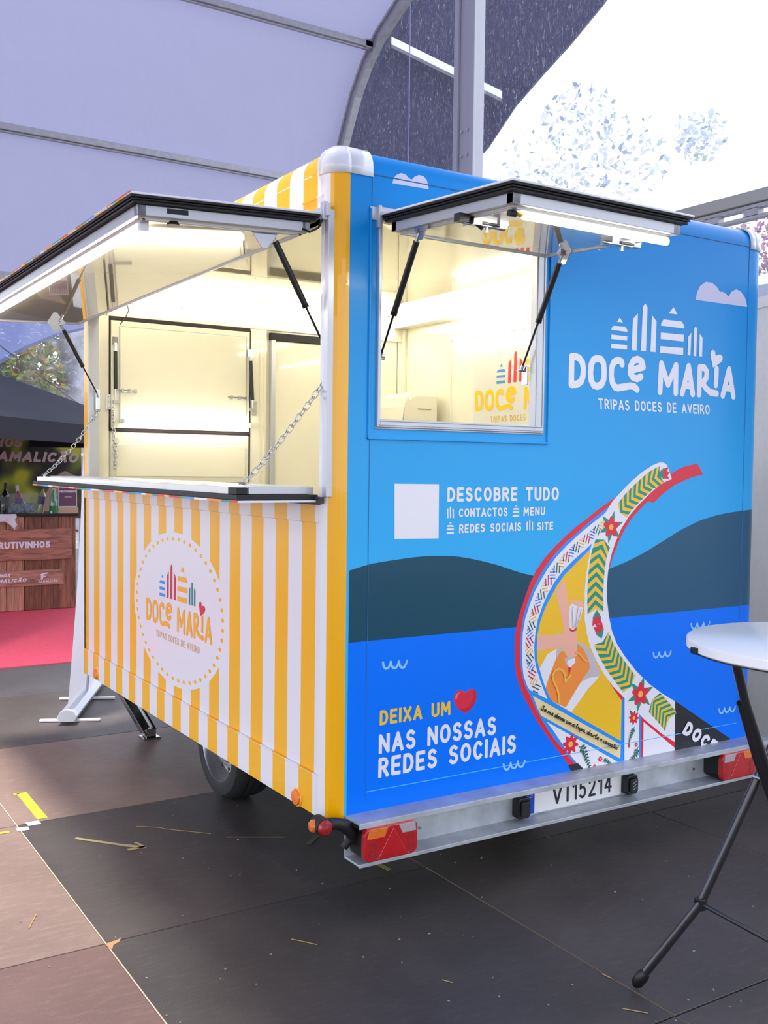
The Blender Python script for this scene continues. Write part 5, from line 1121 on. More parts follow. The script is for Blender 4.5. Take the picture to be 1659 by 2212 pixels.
# surround columns
mb = MB(); fbx(mb, (XL+.05, ZB+.08), (hx0-.006, hz1+.012), 0, .02); fbx(mb, (hx1+.007, ZB+.08), (FWD['d_tl'][0]-.03, hz1+.012), 0, .02); fbx(mb, (XL+.05, hz1+.013), (XR-.05, 2.583), 0, .02)
build('wall_lining', mb, M_cream, fwall, bevel=.002)
mb = MB()
for x in (hx0-.09, hx1+.07, hx1+.10): fbx(mb, (x, .5), (x+.004, 2.38), .02, .023)
build('lining_joint', mb, M_cr2, fwall)
mb = MB()
for (x, z) in ((hx0-.02, hz1+.02), (hx0-.035, hz1+.03), (hx1+.02, hz1+.02), (hx1+.035, hz1+.03), (hx1+.02, 1.52), (hx1+.09, 2.25), (hx1+.09, 1.53), (FWD['d_tl'][0]-.02, hz1+.02), (.5, 2.5), (.9, 2.5), (.2, 2.5)):
    mb.tube([(x, FY-.026, z), (x, FY-.018, z)], .0035, 6)
build('rivet', mb, M_chrome, fwall)
ch = empty('closed_hatch', ((hx0+hx1)/2, FY, hz0), parent=T)
mb = MB(); fbx(mb, (hx0, hz1-.008), (hx1, hz1+.012), 0, .026, M_gask); fbx(mb, (hx0, hz0-.010), (hx1, hz0+.006), 0, .026, M_gask); fbx(mb, (hx0-.004, hz0), (hx0, hz1), 0, .024, M_gask); fbx(mb, (hx1, hz0-.02), (hx1+.006, hz1), 0, .026, M_gask)
build('gasket', mb, None, ch)
mb = MB(); fbx(mb, (hx0+.004, hz0+.008), (hx1-.003, hz1-.012), 0, .03); build('hatch_frame', mb, M_cr2, ch, bevel=.002)
mb = MB(); fbx(mb, (px0, pz0), (px1, pz1), .03, .036); build('inner_panel', mb, M_cream, ch, bevel=.002)
mb = MB()
for a, b in (((px0-.006, pz0-.004), (px0-.002, pz1+.004)), ((px1+.002, pz0-.004), (px1+.006, pz1+.004)), ((px0, pz1+.002), (px1, pz1+.006))): fbx(mb, a, b, .03, .033)
build('panel_bead', mb, M_alu, ch)
lz = (FWD['l1'][1]+FWD['l2'][1])/2
mb = MB(); mb.tube([(FWD['l1'][0], FY-.055, lz), (FWD['l2'][0], FY-.055, lz)], .015, 14); build('light_tube', mb, M_led, ch, smooth=True)
mb = MB(); fbx(mb, (FWD['l1'][0]-.012, lz-.012), (FWD['l1'][0], lz+.012), .03, .07); fbx(mb, (FWD['l2'][0], lz-.012), (FWD['l2'][0]+.01, lz+.012), .03, .07); build('tube_cap', mb, M_white, ch)
for a, b, c, d in (('s1a', 's1b', 's1c', 's1d'), ('s2a', 's2b', 's2c', 's2d')):
    P = [(FWD[q][0], FY-.05, FWD[q][1]) for q in (a, b, c, d)]
    build('gas_strut', MB().tube([P[1], P[2]], .011, 10), M_blackpl, ch, smooth=True)
    mb = MB(); mb.tube([P[2], P[3]], .004, 6); mb.tube([P[0], P[1]], .008, 8); mb.box(P[0][0]-.014, P[0][0]+.014, FY-.05, FY-.03, P[0][2]-.01, P[0][2]+.035); mb.box(P[3][0]-.014, P[3][0]+.02, FY-.055, FY-.02, P[3][2]-.01, P[3][2]+.008)
    build('strut_joint', mb, M_chrome, ch)
for a, b in (('la1', 'la2'), ('lb1', 'lb2')):
    x0_, z_ = FWD[a]; x1_, z2_ = FWD[b]; z_ = (z_+z2_)/2
    mb = MB(); mb.box(x0_, x1_, FY-.05, FY-.036, z_-.006, z_+.006); mb.tube([(x0_-.015, FY-.055, z_), (x1_-.01, FY-.055, z_)], .005, 8)
    for x in (x0_+.01, (x0_+x1_)/2, x1_-.012): mb.box(x-.006, x+.006, FY-.062, FY-.036, z_-.012, z_+.012)
    build('latch', mb, M_chrome, ch, bevel=.001)
for k_ in ('pl', 'pr'):
    x, z = FWD[k_]; mb = MB(); mb.box(x-.014, x+.014, FY-.03, FY-.02, z-.045, z+.045)
    for dz in (-.03, 0, .03): mb.tube([(x, FY-.034, z+dz), (x, FY-.03, z+dz)], .005, 8)
    build('fixing_plate', mb, M_chrome, ch, bevel=.002)
# lower flap and its chain
fl = empty('closed_flap', ((hx0+hx1)/2, FY, fz0_), parent=T)
mb = MB(); fbx(mb, (hx0+.004, fz0_), (hx1-.003, hz0-.014), 0, .022); build('flap_panel', mb, M_cr2, fl, bevel=.003)
mb = MB(); fbx(mb, (px0-.02, fz0_+.035), (px1, hz0-.085), .022, .028); build('inner_panel', mb, M_cream, fl, bevel=.002)
mb = MB(); fbx(mb, (hx0, fz0_-.012), (hx1, fz0_-.002), 0, .024); fbx(mb, (hx1, fz0_), (hx1+.005, hz0-.01), 0, .025); build('gasket', mb, M_gask, fl)
cp_ = [(FWD[k_][0], FY-.05, FWD[k_][1]) for k_ in ('w1', 'w2', 'w3', 'w4')]
build('cable', MB().tube(cp_, .003, 6), M_blackpl, ch, smooth=True)
build('jamb_clip', MB().box(-.055, -.035, 2.785, 2.80, 1.80, 1.835), mat('clip_grey', (110, 100, 116), .5), T)
c1, c2, c3 = [(FWD[k_][0], FY-.06, FWD[k_][1]) for k_ in ('c1', 'c2', 'c3')]
chain(c1, c2, 0, T, pitch=.020); chain(c2, c3, 0, T, pitch=.020)
# inner door
dx0 = FWD['d_tl'][0]; dzt = FWD['d_tl'][1]
dr = empty('trailer_door', ((dx0+XR-.2)/2, FY, .45), parent=T)
mb = MB(); fbx(mb, (dx0-.004, dzt-.045), (1.86, dzt), 0, .03); build('gasket', mb, M_black, dr)
mb = MB(); fbx(mb, (dx0, .46), (dx0+.03, dzt-.045), 0, .03); build('door_edge', mb, M_alu, dr, bevel=.002)
mb = MB(); fbx(mb, (dx0+.03, .46), (1.86, dzt-.05), 0, .018); build('door_panel', mb, M_cream, dr, bevel=.003)
# right wall: fascia box, seam posts, light tubes
IX = XR-.042
mb = MB(); mb.box(IX-.09, IX, .05, FY-.02, 2.505, 2.585); build('fascia', mb, M_cr2, right, bevel=.003)
mb = MB(); mb.box(IX-.008, IX, 2.325, 2.345, .45, 2.505); mb.box(IX-.012, IX, 1.33, 1.36, .45, 2.505); mb.box(IX-.02, IX, FY-.05, FY, .45, 2.505); build('seam_post', mb, M_cr2, right, bevel=.002)
for p0_, p1_ in (((IX-.11, .35, 2.548), (IX-.11, FY-.10, 2.548)), ((.05, FY-.05, 2.548), (IX-.16, FY-.05, 2.548))):
    mb = MB(); mb.tube([p0_, p1_], .014, 12); build('light_tube', mb, M_led, T, smooth=True)
mb = MB(); mb.tube([(IX-.03, 1.05, 2.385), (IX-.03, 2.28, 2.385)], .012, 12); build('light_tube', mb, M_led, T, smooth=True)
mb = MB(); mb.box(IX-.02, IX, 1.02, 2.3, 2.375, 2.395); build('tube_rail', mb, M_white, T)
mb = MB(); mb.tube([(XL+.10, .35, 2.548), (XL+.10, FY-.25, 2.548)], .012, 12); build('light_tube', mb, M_led, T, smooth=True)

# --- rear bumper channel
M_bump = M_galv
mb = MB(); bx0, bx1 = -.006, 2.152
mb.box(bx0, bx1, -.096, .012, .362, .370); mb.box(bx0, bx1, -.100, -.094, .350, .370); mb.box(bx0, bx1, -.006, .002, .226, .362); mb.box(bx0, bx1, -.096, .002, .222, .230); mb.box(bx0, bx1, -.100, -.094, .219, .232)
bump = build('bumper', mb, M_bump, T, bevel=.0015); bump['label'] = 'galvanised steel bumper channel'
mb = MB()
for x in (.300, 1.735):
    for z in (.325, .275): mb.tube([(x, -.012, z), (x, -.004, z)], .006, 10)
build('bolt', mb, M_chrome, bump)
# tail lights
M_lred = mat('red_lens', (215, 8, 24), .12, coat=1.0, trans=.25, bump=.12, bscale=220)
M_lred2 = mat('deep_red_lens', (160, 0, 18), .15, coat=1.0, bump=.25, bscale=300)
M_lamb = mat('amber_lens', (255, 130, 10), .12, coat=1.0, trans=.2, bump=.3, bscale=160)
M_lclr = mat('clear_lens', (225, 228, 232), .08, coat=1.0, trans=.5, bump=.4, bscale=160)
def rrect(x0, x1, z0, z1, r, n=5):
    return arc(x1-r, z1-r, r, r, 0, 90, n)+arc(x0+r, z1-r, r, r, 90, 180, n)+arc(x0+r, z0+r, r, r, 180, 270, n)+arc(x1-r, z0+r, r, r, 270, 360, n)
def tail_light(x0, x1, flip):
    w = x1-x0; fx = (lambda x: x) if not flip else (lambda x: x0+x1-x)
    e = empty('tail_light', ((x0+x1)/2, -.05, .30), parent=T)
    F = lambda u, v, d: (fx(u), -d, v)
    mb = MB(); mb.prism(rrect(x0+.003, x1-.003, .238, .350, .022), F, .006, .088); build('lamp_housing', mb, M_blackpl, e, bevel=.002)
    mb = MB(); mb.prism(rrect(x0, x1, .236, .352, .024), F, .086, .112); build('red_lens', mb, M_lred, e, bevel=.005, seg=3)
    mb = MB(); mb.prism([(x0+.008, .316), (x0+.078, .316), (x0+.092, .348), (x0+.018, .348)], F, .1115, .1145, M_lamb); build('amber_lens', mb, None, e, bevel=.0015)
    mb = MB(); mb.prism([(x0+.150, .316), (x1-.008, .316), (x1-.012, .348), (x0+.134, .348)], F, .1115, .1145, M_lclr); build('clear_lens', mb, None, e, bevel=.0015)
    mb = MB(); mb.prism([(x0+.052, .248), (x0+.170, .248), (x0+.113, .343)], F, .1115, .1150, M_lred); build('triangle_reflector', mb, None, e, bevel=.002)
    mb = MB()
    for cx, cz, r in ((x0+.034, .292, .014), (x0+.030, .262, .016), (x1-.030, .298, .013), (x1-.028, .262, .014)):
        mb.prism([(cx+r*math.cos(a*PI/8), cz+r*math.sin(a*PI/8)) for a in range(16)], F, .1115, .1135, M_lred2)
    build('bulb_window', mb, None, e)
    mb = MB()
    for cx in (x0+.055, x1-.04): mb.prism([(cx+.004*math.cos(a*PI/4), .244+.004*math.sin(a*PI/4)) for a in range(8)], F, .112, .1145, M_chrome)
    build('screw', mb, None, e)
tail_light(.008, .222, False); tail_light(1.800, 2.020, True)
# licence plate
F2 = lambda u, v, d: (u, -d, v)
lp = empty('licence_plate', (1.05, -.01, .29), parent=T)
mb = MB(); mb.prism(rrect(.780, 1.300, .236, .346, .008), F2, .006, .010, mat('plate_white', (238, 238, 238), .4)); build('plate', mb, None, lp)
mb = MB(); mb.box(.781, .835, -.0108, -.010, .237, .345, mat('plate_blue', (10, 70, 190), .4)); build('blue_band', mb, None, lp)
pr = Print(F2, .0106, .00003)
text(pr, 'VI', (.925, .253), (1.012, .253), (.925, .330), PM['black'], .145, .26); text(pr, '15214', (1.032, .253), (1.245, .253), (1.032, .330), PM['black'], .145, .20)
build('lettering', pr.mb, None, lp)
pr = Print(F2, .0112, .00002)
for k_ in range(12):
    a = k_*PI/6; cx, cz = .808+.015*math.cos(a), .315+.015*math.sin(a); pr.poly([(cx+.0035*math.cos(q*2*PI/5+PI/2)*(1 if q == int(q) else .45), cz+.0035*math.sin(q*2*PI/5+PI/2)*(1 if q == int(q) else .45)) for q in [i/2 for i in range(10)]], PM['amber'])
text(pr, 'P', (.802, .247), (.814, .247), (.802, .265), M_pw, .22); build('badge', pr.mb, None, lp)
mb = MB()
for x in (.853, 1.287): mb.tube([(x, -.013, .316), (x, -.010, .316)], .004, 8)
build('screw', mb, M_chrome, lp)
for x0_, x1_ in ((.728, .786), (1.302, 1.360)):
    e = empty('plate_lamp', (x0_, -.02, .28), parent=T)
    mb = MB(); mb.prism(rrect(x0_, x1_, .238, .318, .012), F2, .004, .045); build('lamp_housing', mb, M_blackpl, e, bevel=.004)
    mb = MB(); mb.prism(rrect(x0_+.008, x1_-.008, .25, .306, .006), F2, .045, .056); build('lamp_cover', mb, M_black, e, bevel=.004)
pr = Print(F2, .0568, .00003); 
for a_, b_ in ((.262, .27), (.275, .283), (.288, .296)): pr.stroke([(1.322, a_), (1.338, b_)], .003, M_alu)
build('moulded_mark', pr.mb, None, T)
# rubber stalk marker lamp
ml = empty('marker_lamp', (-.11, -.05, .37), parent=T)
mb = MB(); mb.tube([(.012, -.03, .30), (-.005, -.04, .325), (-.035, -.045, .355), (-.07, -.05, .370), (-.115, -.05, .373)], [.018, .020, .022, .020, .024], 12); build('rubber_arm', mb, M_black, ml, smooth=True)
mb = MB(); mb.tube([(-.020, -.02, .27), (.0, -.03, .30), (.01, -.03, .33)], .014, 10); mb.tube([(-.125, -.075, .372), (-.125, -.02, .372)], [.030, .030], 18); build('lamp_body', mb, M_black, ml, smooth=True)
mb = MB(); mb.lathe([(0, -.012), (.020, -.010), (.026, -.003), (.027, .004)], (-.125, -.078, .372), 20, 'y'); build('red_lens', mb, M_lred2, ml, smooth=True)
mb = MB(); mb.lathe([(0, .014), (.016, .012), (.021, .005), (.022, -.004)], (-.149, -.040, .372), 20, 'x'); mb2 = MB()
for v in mb.v: mb2.v.append((-.149-(v[0]+.149), v[1], v[2]))
mb2.f = mb.f; mb2.mi = mb.mi; build('amber_lens', mb2, M_lamb, ml, smooth=True)

# --- chassis, wheels and legs
M_ch = mat('dark_chassis_steel', (70, 74, 78), .5, metal=.6)
mb = MB(); mb.box(.28, .34, .02, 2.92, .24, .355); mb.box(1.74, 1.80, .02, 2.92, .24, .355)
for y in (.3, 1.0, 1.9, 2.7): mb.box(.28, 1.80, y, y+.05, .28, .355)
build('chassis_rail', mb, M_ch, T)
mb = MB(); mb.box(.99, 1.09, 2.9, 4.1, .30, .37); mb.tube([(.31, 2.6, .30), (1.0, 3.9, .32)], .035, 8); mb.tube([(1.77, 2.6, .30), (1.08, 3.9, .32)], .035, 8); mb.tube([(1.04, 4.05, .38), (1.04, 4.3, .38)], .04, 10); build('drawbar', mb, M_galv, T)
mb = MB(); mb.tube([(.3, 1.44, .262), (1.75, 1.44, .262)], .035, 12); build('axle', mb, M_ch, T)
def wheel(x, out):
    e = empty('wheel', (x, 1.44, .262), parent=T); R_ = .262; w = .185
    o_ = lambda p: (p[0], p[1]*out)
    prof = [(.176, .0), (.185, .008), (.215, .010), (.240, .006), (.254, -.012), (R_, -.035), (R_, -w+.035), (.254, -w+.012), (.24, -w-.006), (.2, -w-.008), (.176, -w), (.172, -w/2), (.176, 0)]
    mb = MB(); mb.lathe([o_(p) for p in prof], (x, 1.44, .262), 48, 'x', caps=False); build('tyre', mb, mat('tyre_rubber', (44, 44, 46), .7), e, smooth=True)
    mb = MB()
    for k_ in range(3): mb.lathe([o_(p) for p in ((R_+.0008, -.05-.035*k_), (R_+.0008, -.056-.035*k_))], (x, 1.44, .262), 48, 'x', caps=False)
    build('tread_groove', mb, M_black, e)
    prof = [(.184, .004), (.180, .006), (.172, -.004), (.166, -.03), (.160, -.045), (.150, -.06), (.120, -.055), (.105, -.030), (.085, -.022), (.060, -.026), (.035, -.020), (.0, -.018)]
    mb = MB(); mb.lathe([o_(p) for p in prof], (x, 1.44, .262), 48, 'x', caps=False); build('rim', mb, mat('silver_wheel_rim', (205, 206, 208), .25, metal=.85), e, smooth=True)
    mb = MB()
    for k_ in range(5):
        a = k_*2*PI/5+.3; c = Vector((x-out*.024, 1.44+.055*math.cos(a), .262+.055*math.sin(a))); mb.tube([c, c+Vector((out*.012, 0, 0))], .009, 6)
    build('wheel_bolt', mb, M_chrome, e)
    mb = MB()
    for k_ in range(10):
        a = k_*2*PI/10; c = Vector((x-out*.040, 1.44+.128*math.cos(a), .262+.128*math.sin(a))); mb.tube([c, c+Vector((out*.004, 0, 0))], .009, 8)
    build('vent_hole', mb, M_black, e)
wheel(.14, -1); wheel(1.93, 1)
def steady_leg(x, y, tx, ty, nm='steady_leg'):
    mb = MB(); p, q = Vector((tx, ty, .345)), Vector((x, y, .03)); d = (q-p)
    u = Vector((1, 0, 0)); u = (u-d.normalized()*u.dot(d.normalized())).normalized(); v = d.normalized().cross(u)
    for off in (-.030, .030): mb.obox((p+q)/2+u*off, d/2, u*.008, v*.030)
    mb.obox((p+q)/2, d/2, u*.030, v*.006)
    for off in (-.014, .014): mb.obox((p+q)/2+u*off-v*.02, d/2*.9, u*.004, v*.012)
    mb.box(x-.05, x+.05, y-.05, y+.05, 0, .012); mb.box(x-.03, x+.03, y-.03, y+.03, .01, .06)
    build(nm, mb, mat('polished_leg_steel', (190, 192, 192), .15, metal=1), T, bevel=.003)
steady_leg(.22, 2.62, .06, 2.70); steady_leg(1.95, 2.62, 2.05, 2.70)
build('leg_pivot', MB().box(.0, .12, 2.66, 2.76, .33, .36), M_ch, T)

# ================================================================== THINGS INSIDE THE TRAILER
f_in, sc_in = affine(*DATA['aff_in'])
pc = empty('wall_poster', (IX-.004, 1.5, 1.3), 'white wall poster with blue, red and yellow logo inside the trailer', 'poster')
mb = MB(); mb.box(IX-.004, IX-.002, .95, 2.09, 1.35, 2.33); build('poster_sheet', mb, mat('poster_vinyl', (228, 226, 214), .35, coat=.3), pc)
fn_in = lambda u, v, d: (IX-.004-d, u, v)
ic = {'hut_small': mat('poster_blue', (60, 150, 215), .4), 'bars_tall': mat('poster_red', (225, 40, 45), .4), 'hut_large': mat('poster_yellow', (250, 205, 0), .4), 'bars_small': PM['teal'], 'heart': PM['red'], 'text': MATS['poster_yellow'], 'tag': mat('poster_sand', (226, 190, 80), .4)}
logo(fn_in, f_in, sc_in, ic, 'lettering', pc, ('TRIPAS DOCES', *DATA['in_tag']))
fr_ = empty('display_fridge', (1.93, 2.62, .45), 'cream display fridge with curved top and grille inside the trailer', 'fridge')
prof = [(1.79, .45), (1.79, 1.80), (1.80, 1.93), (1.83, 2.0), (1.88, 2.03), (2.05, 2.03), (2.05, .45)]
mb = MB(); mb.prism(prof, lambda u, v, d: (u, d, v), 2.40, 2.74); build('fridge_body', mb, mat('fridge_plastic', (226, 222, 200), .35), fr_, bevel=.008)
mb = MB(); mb.prism([(1.785, 1.86), (1.795, 1.95), (1.825, 2.015), (1.875, 2.045), (1.88, 2.03), (1.83, 2.0), (1.80, 1.93), (1.79, 1.86)], lambda u, v, d: (u, d, v), 2.41, 2.73); build('top_visor', mb, M_cr2, fr_)
mb = MB()
for k_ in range(9): mb.box(1.782, 1.79, 2.44, 2.70, 1.62+.02*k_, 1.63+.02*k_)
build('grille_slat', mb, mat('grille_grey', (150, 148, 138), .5), fr_)
mb = MB(); mb.box(1.90, 2.0, 2.394, 2.40, 1.86, 1.862); mb.box(1.90, 2.0, 2.394, 2.40, 1.94, 1.942); build('panel_joint', mb, mat('joint_brown', (150, 140, 118), .5), fr_)
for o_ in list(bpy.data.objects):
    pass
# ================================================================== COCKTAIL TABLE
ct = empty('cocktail_table', (.84, -1.248, 0), 'white round folding cocktail table on black tube legs', 'table')
cxT, cyT, zT, rT = .845, -1.250, 1.088, .395
mb = MB(); mb.lathe([(rT-.006, zT), (rT, zT-.004), (rT+.001, zT-.026), (rT-.004, zT-.030)], (cxT, cyT, 0), 96, material=mat('table_plastic_white', (252, 254, 255), .28, coat=.3)); build('tabletop', mb, None, ct, smooth=True)
mb = MB(); mb.lathe([(rT-.004, zT-.034), (rT-.004, zT-.030)], (cxT, cyT, 0), 96); build('underside_rim', mb, M_blackpl, ct)
aa = math.radians(152); c = Vector((cxT+(rT-.002)*math.cos(aa), cyT+(rT-.002)*math.sin(aa), zT-.022)); mb = MB(); mb.obox(c, Vector((.012, -.004, 0)), Vector((.006, .014, 0)), Vector((0, 0, .009))); build('edge_clip', mb, M_blackpl, ct, bevel=.002)
M_tub = mat('black_enamel_tube', (34, 33, 38), .3, coat=.6)
def legtube(pts, nm='leg', r=.0135): build(nm, MB().tube(pts, r, 14), M_tub, ct, smooth=True)
B1 = [(.528, -.858, .035), (.620, -1.000, .300), (.752, -1.095, .700), (.90, -1.16, 1.05)]
B2 = [(.50, -1.68, .035), (.58, -1.52, .29), (.74, -1.42, .70), (.90, -1.36, 1.05)]
legtube(B1); legtube(B2)
A1 = [(.560, -1.145, 1.055), (.605, -1.147, .93), (.715, -1.150, .70), (.87, -1.14, .45), (1.14, -1.12, .035)]
A2 = [(.560, -1.36, 1.055), (.605, -1.365, .93), (.715, -1.37, .70), (.87, -1.38, .45), (1.14, -1.46, .035)]
legtube(A1); legtube(A2)
build('brace', MB().tube([(.602, -1.139, .925), (.682, -1.139, .750), (.78, -1.135, .58)], .0155, 12), M_tub, ct, smooth=True)
build('crossbar', MB().tube([B1[1], B2[1]], .0075, 10), M_tub, ct, smooth=True)
build('crossbar', MB().tube([A1[3], A2[3]], .0075, 10), M_tub, ct, smooth=True)
build('pivot_bolt', MB().tube([(.735, -1.08, .68), (.735, -1.46, .68)], .006, 8), M_chrome, ct)
mb = MB(); mb.obox(Vector(B1[1]), Vector((.012, 0, 0)), Vector((0, .016, 0)), Vector((0, 0, .018))); build('crossbar_clamp', mb, M_blackpl, ct, bevel=.004)
for p, q in ((B1[0], B1[1]), (B2[0], B2[1]), (A1[-1], A1[-2]), (A2[-1], A2[-2])):
    d = (Vector(q)-Vector(p)).normalized(); mb = MB(); mb.tube([Vector(p)-d*.028, Vector(p)-d*.016, Vector(p)+d*.015, Vector(p)+d*.03], [.010, .018, .0195, .0155], 14); build('foot_cap', mb, M_blackpl, ct, smooth=True)
build('top_frame', MB().box(.55, 1.12, -1.165, -1.140, 1.035, 1.053).box(.55, 1.12, -1.37, -1.345, 1.035, 1.053), M_blackpl, ct)

# ================================================================== ROLL-UP BANNER
M_sheet = bpy.data.materials.new('translucent_banner_cloth'); M_sheet.use_nodes = True; nt = M_sheet.node_tree
tr = nt.nodes.new('ShaderNodeBsdfTranslucent'); tr.inputs[0].default_value = (.92, .91, .96, 1); mxs = nt.nodes.new('ShaderNodeMixShader'); mxs.inputs[0].default_value = .5
nt.nodes['Principled BSDF'].inputs['Base Color'].default_value = (.9, .89, .95, 1)
nt.links.new(nt.nodes['Principled BSDF'].outputs[0], mxs.inputs[1]); nt.links.new(tr.outputs[0], mxs.inputs[2]); nt.links.new(mxs.outputs[0], nt.nodes['Material Output'].inputs[0])
rb = empty('roll_up_banner', (.17, 3.7, 0), 'white roll-up banner on a silver cassette behind the striped side', 'banner')
n0, n1 = Vector((-.115, 3.12, 0)), Vector((.37, 4.12, 0)); dB = (n1-n0).normalized(); nB = Vector((dB.y, -dB.x, 0)); LB = (n1-n0).length
mb = MB(); prof = [(-.045, .022), (-.055, .05), (-.035, .085), (.0, .097), (.035, .085), (.055, .05), (.045, .022)]
mb.prism(prof, lambda u, v, d: n0+dB*d+nB*u+Vector((0, 0, v)), .02, LB-.02); build('cassette', mb, mat('silver_cassette', (205, 208, 220), .3, metal=.4), rb, bevel=.003)
mb = MB(); mb.prism([(a*1.03, b*1.02) for a, b in prof], lambda u, v, d: n0+dB*d+nB*u+Vector((0, 0, v)), 0, .02); mb.prism([(a*1.03, b*1.02) for a, b in prof], lambda u, v, d: n0+dB*d+nB*u+Vector((0, 0, v)), LB-.02, LB)
build('end_cap', mb, mat('cap_grey_white', (215, 216, 224), .4), rb, bevel=.003)
for f_ in (.09, .62):
    c = n0+dB*(LB*f_); mb = MB(); mb.obox(c+Vector((0, 0, .010)), nB*.18, dB*.016, Vector((0, 0, .008))); build('foot_bar', mb, M_white, rb, bevel=.006)
top = Vector((.09, -.02, 1.62))
mb = MB(); mb.tube([n0+dB*.5*LB+Vector((.02, 0, .06)), n0+dB*.5*LB+top*.98+nB*.03], .008, 8); build('pole', mb, M_alu, rb)
mb = MB(); NN = 16; V = []
for i in range(NN+1):
    t = i/NN; c = n0+Vector((0, 0, .09))+(top-Vector((0, 0, .09)))*t+nB*(.012*math.sin(t*PI))
    V += [c+dB*.02, c+dB*(LB-.02)]
F = []
for i in range(NN):
    F.append((i*2, i*2+1, i*2+3, i*2+2))
mb.add(V, F); build('banner_sheet', mb, M_sheet, rb, smooth=True)
mb = MB(); c0 = n0+top; mb.tube([c0+dB*.01, c0+dB*(LB-.01)], .012, 10); build('top_rail', mb, M_alu, rb)

# ================================================================== WINE STAND
cpt = empty('carpet', (-1, 6.6, 0), 'pink red carpet in front of the wooden wine counter', 'carpet')
mb = MB(); mb.box(-4.5, 1.35, 5.07, 9.9, .001, .008); build('carpet_sheet', mb, mat('pink_red_carpet', (238, 82, 108), .95, noise=.12, nscale=60, bump=.3, bscale=400), cpt)
def wood(name, rgb, k=1.0):
    m_ = mat(name, rgb, .55, noise=.01, nscale=1)
    nt = m_.node_tree; b_ = nt.nodes['Principled BSDF']; tc = nt.nodes.new('ShaderNodeTexCoord'); mp = nt.nodes.new('ShaderNodeMapping')
    mp.inputs['Scale'].default_value = (9, 9, 1.0) if k == 1.0 else (1.0, 9, 9)
    oi = nt.nodes.new('ShaderNodeObjectInfo'); va = nt.nodes.new('ShaderNodeVectorMath'); va.operation = 'ADD'
    nt.links.new(oi.outputs['Random'], va.inputs[1]); nt.links.new(tc.outputs['Object'], va.inputs[0]); nt.links.new(va.outputs[0], mp.inputs[0])
    n = nt.nodes.new('ShaderNodeTexNoise'); n.inputs['Scale'].default_value = 3.0; n.inputs['Detail'].default_value = 9; n.inputs['Distortion'].default_value = 1.6
    nt.links.new(mp.outputs[0], n.inputs['Vector'])
    cr = nt.nodes.new('ShaderNodeValToRGB'); c = s2l(rgb)
    cr.color_ramp.elements[0].position = .3; cr.color_ramp.elements[0].color = (*[v*.42 for v in c], 1); cr.color_ramp.elements[1].position = .62; cr.color_ramp.elements[1].color = (*[min(1, v*1.15) for v in c], 1)
    nt.links.new(n.outputs[0], cr.inputs[0]); nt.links.new(cr.outputs[0], b_.inputs['Base Color']); return m_
woods = [wood('plank_brown', (150, 96, 72)), wood('plank_reddish', (172, 104, 82)), wood('plank_light', (186, 132, 108)), wood('plank_dark', (128, 78, 58))]
wc_ = empty('wine_counter', (.1, 8.3, 0), 'wooden plank counter with black top on the pink carpet', 'counter')
CY = 8.1; CX1 = 1.315; pw = .1805
k_ = 0; x = CX1
while x > -1.3:
    mb = MB(); mb.box(x-pw+.003, x-.003, CY, CY+.02, .012, 1.005); build('plank', mb, woods[(k_*3+k_//2) % 4], wc_, bevel=.002); x -= pw; k_ += 1
mb = MB(); mb.box(-1.3, CX1-.004, CY+.02, CY+.6, .012, 1.005); build('counter_body', mb, mat('counter_dark', (40, 28, 24), .7), wc_)
mb = MB(); mb.box(-1.33, CX1+.015, CY-.03, CY+.62, 1.005, 1.03); build('countertop', mb, mat('black_worktop', (26, 25, 30), .3), wc_, bevel=.003)
mb = MB(); mb.box(-.9, 1.262, CY-.028, CY-.002, .545, .872); s1 = build('sign_board', mb, wood('sign_wood', (176, 116, 96), 2.0), wc_, bevel=.003)
mb = MB(); mb.box(-.9, 1.178, CY-.020, CY-.002, .272, .436); s2_ = build('sign_board', mb, wood('sign_wood_pale', (182, 128, 110), 2.0), wc_, bevel=.003)
fnc = lambda u, v, d: (u, CY-d, v)
M_sgn = mat('sign_white_letter', (232, 220, 240), .5)
pr = Print(fnc, .0288); text(pr, 'FRUTIVINHOS', (.455, .672), (1.035, .672), (.455, .742), M_sgn, .24, .10); build('lettering', pr.mb, None, s1)
pr = Print(fnc, .0208); text(pr, 'VINHOS', (.42, .372), (.625, .372), (.42, .408), M_sgn, .24, .12, slant=.2); text(pr, 'DE FAMALICÃO', (.30, .318), (.785, .318), (.30, .354), M_sgn, .24, .12, slant=.2)
pr.poly([(.935+a, .340+b) for a, b in ((.0, .05), (.03, .062), (.075, .066), (.07, .052), (.03, .045), (.03, .03), (.06, .032), (.055, .018), (.028, .014), (.02, -.006), (.0, -.008), (.006, .02))], M_sgn)
text(pr, 'FAMALICÃO', (.915, .300), (1.115, .300), (.915, .322), M_sgn, .2, .14); build('lettering', pr.mb, None, s2_)
